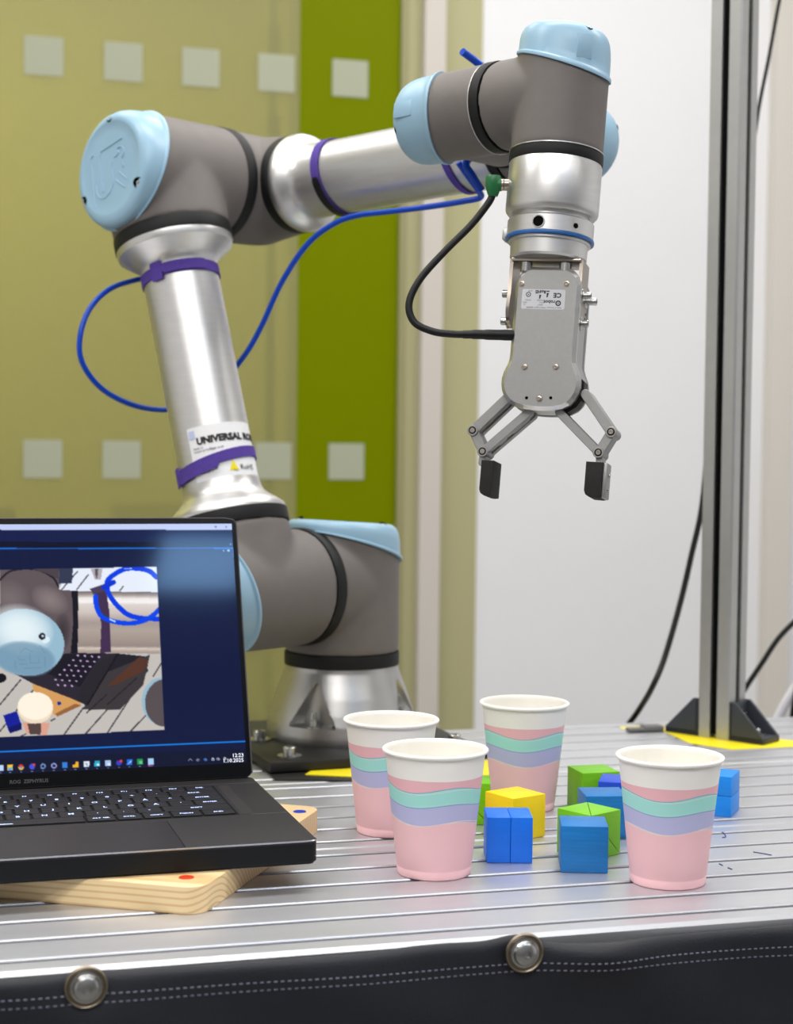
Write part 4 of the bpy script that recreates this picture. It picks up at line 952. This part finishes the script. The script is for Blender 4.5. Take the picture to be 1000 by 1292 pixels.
fillpoly(c5([(560, 215), (636, 205), (655, 330), (668, 585), (602, 590), (608, 420), (592, 300)]), (66, 44, 76)); fillpoly(c5([(540, 205), (640, 170), (640, 215), (560, 238)]), (72, 60, 86))
fillpoly(c5([(545, 85), (615, 85), (605, 150), (570, 150)]), (176, 170, 176)); fillpoly(c5([(570, 85), (590, 85), (585, 140), (575, 140)]), (90, 84, 90))
# housing
fillpoly(c5([(0, 85), (355, 85), (355, 210), (430, 215), (440, 400), (425, 590), (0, 640)]), (96, 84, 86))
for k in range(22): ell(*o5(300, 270), 26-k*1.1, 17-k*.7, (150, 136, 134), .5, a=.055); ell(*o5(60, 260), 26-k, 24-k, (140, 128, 128), .3, a=.03); ell(*o5(370, 470), 12-k*.5, 26-k*1.1, (40, 34, 36), .1, a=.05)
stroke(c5([(0, 150), (60, 100), (150, 84), (240, 95), (320, 140), (350, 190)]), 3.0, (34, 28, 34)); fillpoly(c5([(120, 84), (355, 84), (350, 150), (300, 120), (220, 92)]), (74, 64, 70))
ell(*o5(150, 525), 50, 42, (150, 186, 206), .22); [ell(*o5(120, 450), 44-k*1.6, 33-k*1.25, (240, 250, 252), .22, a=.10) for k in range(20)]; [ell(*o5(150, 625), 40-k*.6, 23-k*.5, (112, 148, 172), .12, a=.14) for k in range(10)]
for l in ([(90, 655), (165, 655)], [(92, 640), (92, 680), (270, 680), (270, 590), (240, 545)], [(115, 560), (115, 630), (160, 632), (160, 600)], [(180, 590), (180, 650), (235, 650), (235, 590)], [(120, 590), (150, 560), (200, 585)]): stroke(c5(l), .8, (106, 142, 166), None, False)
ell(*o5(275, 512), 5.5, 4, (220, 240, 246), -.5); ell(*o5(253, 490), 4.3, 4.3, (30, 34, 44)); ell(*o5(256, 488), 1.5, 1.5, (220, 225, 235))
stroke(c5([(940, 135), (900, 100), (840, 84), (760, 84), (690, 115), (645, 160), (650, 225), (700, 300), (770, 360), (860, 382), (950, 385)]), 7.5, (0, 58, 226))
stroke(c5([(575, 250), (580, 310), (610, 370), (680, 400), (770, 412), (850, 400), (910, 370), (960, 325)]), 7.2, (0, 66, 232)); stroke(c5([(625, 195), (680, 165)]), 8, (0, 50, 210), None, False)
stroke(c5([(662, 388), (690, 400)]), 2.5, (200, 225, 255), None, False); stroke(c5([(745, 84), (790, 82)]), 1.6, (190, 215, 255), None, False)
# cup and cube
fillpoly(c5([(20, 965), (100, 940), (125, 1010), (128, 1050), (60, 1072), (45, 1040)]), (16, 28, 150)); fillpoly(c5([(45, 1040), (128, 1010), (128, 1050), (60, 1072)]), (10, 16, 96))
fillpoly(c5([(110, 940), (318, 940), (280, 1085), (160, 1075)]), (222, 160, 140)); fillpoly(c5([(165, 1015), (245, 1010), (245, 1080), (180, 1080)]), (84, 66, 62)); fillpoly(c5([(120, 970), (312, 970), (300, 1010), (130, 1005)]), (190, 206, 200), .7)
ell(*o5(212, 920), 22.5, 20, (240, 222, 196)); ell(*o5(212, 908), 22, 17.5, (255, 244, 224))
ell(*o5(970, 880), 25, 30, (150, 186, 204)); ell(*o5(990, 890), 25, 30, (88, 78, 80)); ell(*o5(0, 740), 8, 6, (20, 18, 20))
IMG[~pic] = SAVE[~pic]
# taskbar icons
def ico(cx, cy, s, c, shp='sq'):
    if shp == 'sq': fillpoly([(cx-s, cy-s*1.05), (cx+s, cy-s*1.15), (cx+s, cy+s*.95), (cx-s, cy+s*1.05)], c)
    else: ell(cx, cy, s, s, c)
Ic = [(1, (190, 215, 250), 'sq'), (12.8, (250, 200, 50), 'sq'), (26.5, (220, 60, 50), 'o'), (40.5, (70, 80, 220), 'o'), (54.3, (120, 150, 200), 'o'), (68, (150, 160, 215), 'o'), (81.7, (50, 130, 215), 'sq'), (95.3, (240, 180, 40), 'sq'), (109, (225, 235, 245), 'sq'), (122.6, (40, 170, 200), 'sq'), (136.4, (170, 200, 240), 'sq'), (150, (60, 60, 190), 'o'), (163.3, (30, 110, 220), 'sq'), (176.5, (30, 150, 80), 'sq'), (190, (170, 210, 245), 'sq')]
for x, c, s_ in Ic:
    y = 969.3-x*.043; ico(x, y-.2, 3.6, c, s_)
    if x == 26.5: ell(x, y, 3.4, 3.4, (230, 190, 50)); fillpoly([(x-3.4, y-.4), (x-2, y-3.2), (x+2, y-3.2), (x+3.4, y-.4)], (215, 55, 45)); ell(x, y, 1.6, 1.6, (90, 150, 240))
    if x == 12.8: fillpoly([(x-3, y), (x+3, y), (x+2, y+3.2), (x-2, y+3.2)], (90, 170, 235))
    if x == 95.3: fillpoly([(x-4, y-4.4), (x-.5, y-4.4), (x-.5, y), (x-4, y)], (14, 18, 42))
    if x == 109: stroke([(x-1.6, y-1), (x+1, y-1), (x+1, y+1.4)], 1, (90, 120, 160))
    if x in (122.6, 136.4): ell(x+1, y+.8, 1.8, 1.8, (235, 240, 250))
    if x in (40.5, 150): ell(x+2.6, y-2.6, 1.7, 1.7, (236, 64, 70))
    if x in (54.3, 68): ell(x, y, 1.9, 1.9, (14, 18, 42))
    if x == 163.3: stroke([(x-2, y+2), (x+2, y-2)], 1.2, (220, 235, 255), None, False)
    if x == 176.5: fillpoly([(x-1, y-2), (x+2.5, y-2), (x+2.5, y+2), (x-1, y+2)], (110, 205, 140))
    if x == 190: fillpoly([(x-3.6, y+4.4), (x+3.6, y+4.2), (x+3.6, y+5.4), (x-3.6, y+5.6)], (220, 60, 190))
    stroke([(x-.8, y+5.6), (x+.8, y+5.6)], 1, (150, 160, 190), None, False)
stroke([(238, 959.5), (240, 957.3), (242, 959.3)], .9, (210, 215, 235), None, False)
for x, c in ((249.5, (150, 155, 180)), (259, (90, 150, 235)), (268.5, (205, 210, 235)), (275, (190, 195, 220)), (283.5, (215, 215, 225))): ell(x, 958.8-(x-249)*.045, 2.1, 1.6, c); ell(x, 958.9-(x-249)*.045, .8, .6, (14, 18, 42))
# window controls
stroke([(256, 664.6), (260, 664.6)], .8, (110, 130, 200), None, False); ell(272, 664.8, 1.2, 1.2, (90, 110, 200)); ell(285, 664.9, 1.1, 1.1, (110, 130, 205))
ell(291, 686.8, 1, 1, (160, 185, 230)); ell(282, 694.8, 1.1, 1.1, (150, 185, 240)); ell(288, 694.6, 1.6, 1.6, (190, 215, 250))
for _ in range(1): IMG[1:-1, 1:-1] = IMG[1:-1, 1:-1]*.5+(IMG[:-2, 1:-1]+IMG[2:, 1:-1]+IMG[1:-1, :-2]+IMG[1:-1, 2:])*.125
rgb = IMG/255.; lnc = np.where(rgb <= .04045, rgb/12.92, ((rgb+.055)/1.055)**2.4)
X = (CX0+XX*CELL).ravel(); Yv = (CY0+YY*CELL).ravel(); nv = X.size
me = bpy.data.meshes.new('screen'); co3 = np.stack([X, Yv, np.full(nv, .00042)], 1)
mm_ = np.array(MLid); W3 = co3 @ mm_[:3, :3].T + mm_[:3, 3] - np.array(lap['_o'])
idx = (np.arange(NY)[:, None]*(NX+1)+np.arange(NX)[None, :]).ravel(); q = np.stack([idx, idx+NX+1, idx+NX+2, idx+1], 1)
me.vertices.add(nv); me.vertices.foreach_set('co', W3.ravel()); me.loops.add(q.size); me.loops.foreach_set('vertex_index', q.ravel().astype('i4'))
me.polygons.add(len(q)); me.polygons.foreach_set('loop_start', (np.arange(len(q))*4).astype('i4')); me.update(calc_edges=True)
ca = me.color_attributes.new('screen', 'FLOAT_COLOR', 'POINT'); ca.data.foreach_set('color', np.concatenate([lnc.reshape(-1, 3), np.ones((nv, 1))], 1).ravel())
ms_ = bpy.data.materials.new('display'); ms_.use_nodes = True; nt = ms_.node_tree; b = nt.nodes['Principled BSDF']; an = nt.nodes.new('ShaderNodeAttribute'); an.attribute_name = 'screen'
b.inputs['Base Color'].default_value = (.004, .005, .01, 1); b.inputs['Roughness'].default_value = .07; b.inputs['Specular IOR Level'].default_value = .22
nt.links.new(an.outputs[0], b.inputs['Emission Color']); b.inputs['Emission Strength'].default_value = .92
me.materials.append(ms_); so = bpy.data.objects.new('screen', me); scol().objects.link(so); so.parent = lid
def scrtext(s, px, py, size):
    p = onpl(px, py, HN+lnr*.0006, lnr)
    return text(s, size, Matrix(((la.x, ldir.x, lnr.x, p.x), (la.y, ldir.y, lnr.y, p.y), (la.z, ldir.z, lnr.z, p.z), (0, 0, 0, 1))), 0, 'RIGHT')
link('clock_text', join([scrtext('12:23', 307.5, 954.8, .0044), scrtext('1.10.2025', 307.5, 961.0, .0044)]), lid, mat('clock_white', (225, 228, 240), .5, emit=.7), smooth=False)
# ------------------------------------------------------------------ aluminium post with foot brackets
pq = V((.3245, 1.7360, 0)); pr_ = V((math.cos(math.radians(-41)), math.sin(math.radians(-41)), 0)); pz = V((pr_.y, -pr_.x, 0))   # right along its wide face; normal toward camera
pz = pz if pz.y < 0 else -pz
yp = math.atan2(pr_.y, pr_.x)
post = thing('profile_post', 'tall grey aluminium profile post with black slots at right', 'post', pq+V((.02, .0, 0)))
Wp = .0370
def post_prof(W_):
    P_ = []; c = .0018; g = .0042
    corners = [(0, 0), (W_, 0), (W_, W_), (0, W_)]
    for k in range(4):
        a = V(corners[k]); b_ = V(corners[(k+1) % 4]); d = (b_-a).normalized(); i_ = V((-d.y, d.x)); mid = (a+b_)/2
        P_ += [a+d*c, mid-d*g, mid-d*g+i_*.0035, mid-d*.009+i_*.004, mid-d*.009+i_*.008, mid+d*.009+i_*.008, mid+d*.009+i_*.004, mid+d*g+i_*.0035, mid+d*g, b_-d*c]
    return [(p.x, p.y) for p in P_]
Mpp = Matrix.Translation(pq) @ Matrix.Rotation(yp, 4, 'Z')
link('profile', fixn(prism(post_prof(Wp), .0008, 1.6, Mpp)), post, mat('post_aluminium', (186, 186, 184), .4, .8, .05, 300, .03, 80), smooth=False)
for k, (cx, cy, ax_) in enumerate(((Wp/2, .0042, 'y'), (Wp-.0042, Wp/2, 'x'), (Wp/2, Wp-.0042, 'y'), (.0042, Wp/2, 'x'))):
    sx, sy = (.0078, .0016) if ax_ == 'y' else (.0016, .0078)
    link('slot_dark_strip', box((cx, cy, .8), sx, sy, 1.59, 0, Mpp), post, M_HOLE, smooth=False)  # near-black strip set inside each slot of the profile
def bracket(side, label):
    # triangular corner bracket: two flanges, two gusset sides, open hollow between them
    bk = thing('corner_bracket', label, 'bracket', Mpp @ V((Wp+.02 if side > 0 else -.02, Wp/2, 0)), 'foot brackets of the profile post')
    L_, H_, W2 = .0400, .0405, .0350
    x0 = Wp+.0004 if side > 0 else -.0004
    def B(x0_, x1_, y0, y1, z0, z1, bev=.001): return box(((x0_+x1_)/2, (y0+y1)/2, (z0+z1)/2), abs(x1_-x0_), y1-y0, z1-z0, bev, Mpp, 2)
    link('upright_flange', B(x0, x0+side*.004, .001, .001+W2, .0008, H_), bk, M_DGREY)
    link('foot_flange', B(x0, x0+side*L_, .001, .001+W2, .0008, .0075), bk, M_DGREY)
    for y0 in (.001, .001+W2-.004):
        o_ = [(0, 0), (L_, 0), (L_, .006), (.006, H_), (0, H_)]
        Mg = Mpp @ Matrix(((side, 0, 0, x0), (0, 0, 1, y0), (0, 1, 0, .0008), (0, 0, 0, 1)))
        link('gusset', fixn(prism(o_, 0, .004, Mg)), bk, M_DGREY)
    p = Mpp @ V((x0+side*.022, .001+W2/2, .0076)); hexbolt(p, .0052, .007, bk)
    p = Mpp @ V((x0+side*.0042, .001+W2/2, .025)); hexbolt(p, .0045, .006, bk, (Mpp.to_3x3() @ V((side, 0, 0))), True)
bracket(1, 'dark grey foot bracket on the right side of the post, its hollow open')
bracket(-1, 'dark grey foot bracket on the left side of the post')
yl = thing('yellow_tape', 'yellow tape strip on the table under the aluminium post', 'tape', V((.35, 1.70, .0002)))
poly3([on(*p, .0002) for p in ((837, 919), (846, 919), (925, 926), (1010, 936), (1010, 942), (944, 945), (924, 946), (870, 938), (837, 923))][::1], .0004, M_YEL, 'tape_strip', yl)
y2 = thing('yellow_tape', 'short pale yellow tape strip left of the post on the table edge', 'tape', V((.27, 1.775, .0002)))
poly3([on(*p, .0002) for p in ((781, 917), (838, 915), (838, 919.5), (784, 920.5))], .0004, mat('pale_yellow_tape', (222, 214, 130), .5), 'tape_strip', y2)
tag(link('cable_clip', join([box((0, 0, .003), .022, .016, .006, .001, Matrix.Translation(on(822, 922, 0)+V((0, 0, .0002))) @ Matrix.Rotation(YAW, 4, 'Z')), box((0, 0, .002), .02, .012, .004, .001, Matrix.Translation(on(802, 923, 0)+V((0, 0, .0002))) @ Matrix.Rotation(YAW, 4, 'Z'))]), None, mat('clip_grey', (110, 108, 110), .6)), 'small grey clip lying left of the post foot beside the pale tape', 'clip')
# ------------------------------------------------------------------ background cables
def wire(label, pts, r, m=M_CABLE, name='power_cable'): tag(link(name, tube(pts, r, 12, 8), None, m), label, 'cable')
wire('black cable curving down the white wall to the table, left of the post', [at(893, 560, 1.86), at(885, 640, 1.84), at(872, 700, 1.83), at(858, 760, 1.82), at(838, 830, 1.80), at(822, 868, 1.79), at(808, 892, 1.85), at(797, 908, 1.87), at(780, 930, 1.90)], .0033)
wire('thin black cable slanting behind the top of the post', [at(990, -30, 1.95), at(982, 5, 1.95), at(969, 75, 1.95), at(958, 130, 1.95), at(950, 180, 1.95), at(938, 240, 1.96)], .0022)
wire('black cable rising to the right behind the post foot', [at(930, 885, 1.9), at(944, 862, 1.9), at(962, 835, 1.9), at(982, 805, 1.9), at(1010, 776, 1.9)], .0031)
wire('white tube slanting behind the right foot bracket', [at(962, 945, 1.95), at(978, 912, 1.95), at(992, 885, 1.95), at(1010, 858, 1.95)], .006, mat('white_tube', (225, 224, 232), .4), 'flexible_tube')
wire('black cable at the right picture edge beside the white tube', [at(994, 955, 1.93), at(997, 925, 1.93), at(1001, 890, 1.93), at(1008, 850, 1.93)], .0032)
bx = on(822, 560)
for ob in list(bpy.data.objects):
    if '_o' in ob: del ob['_o']
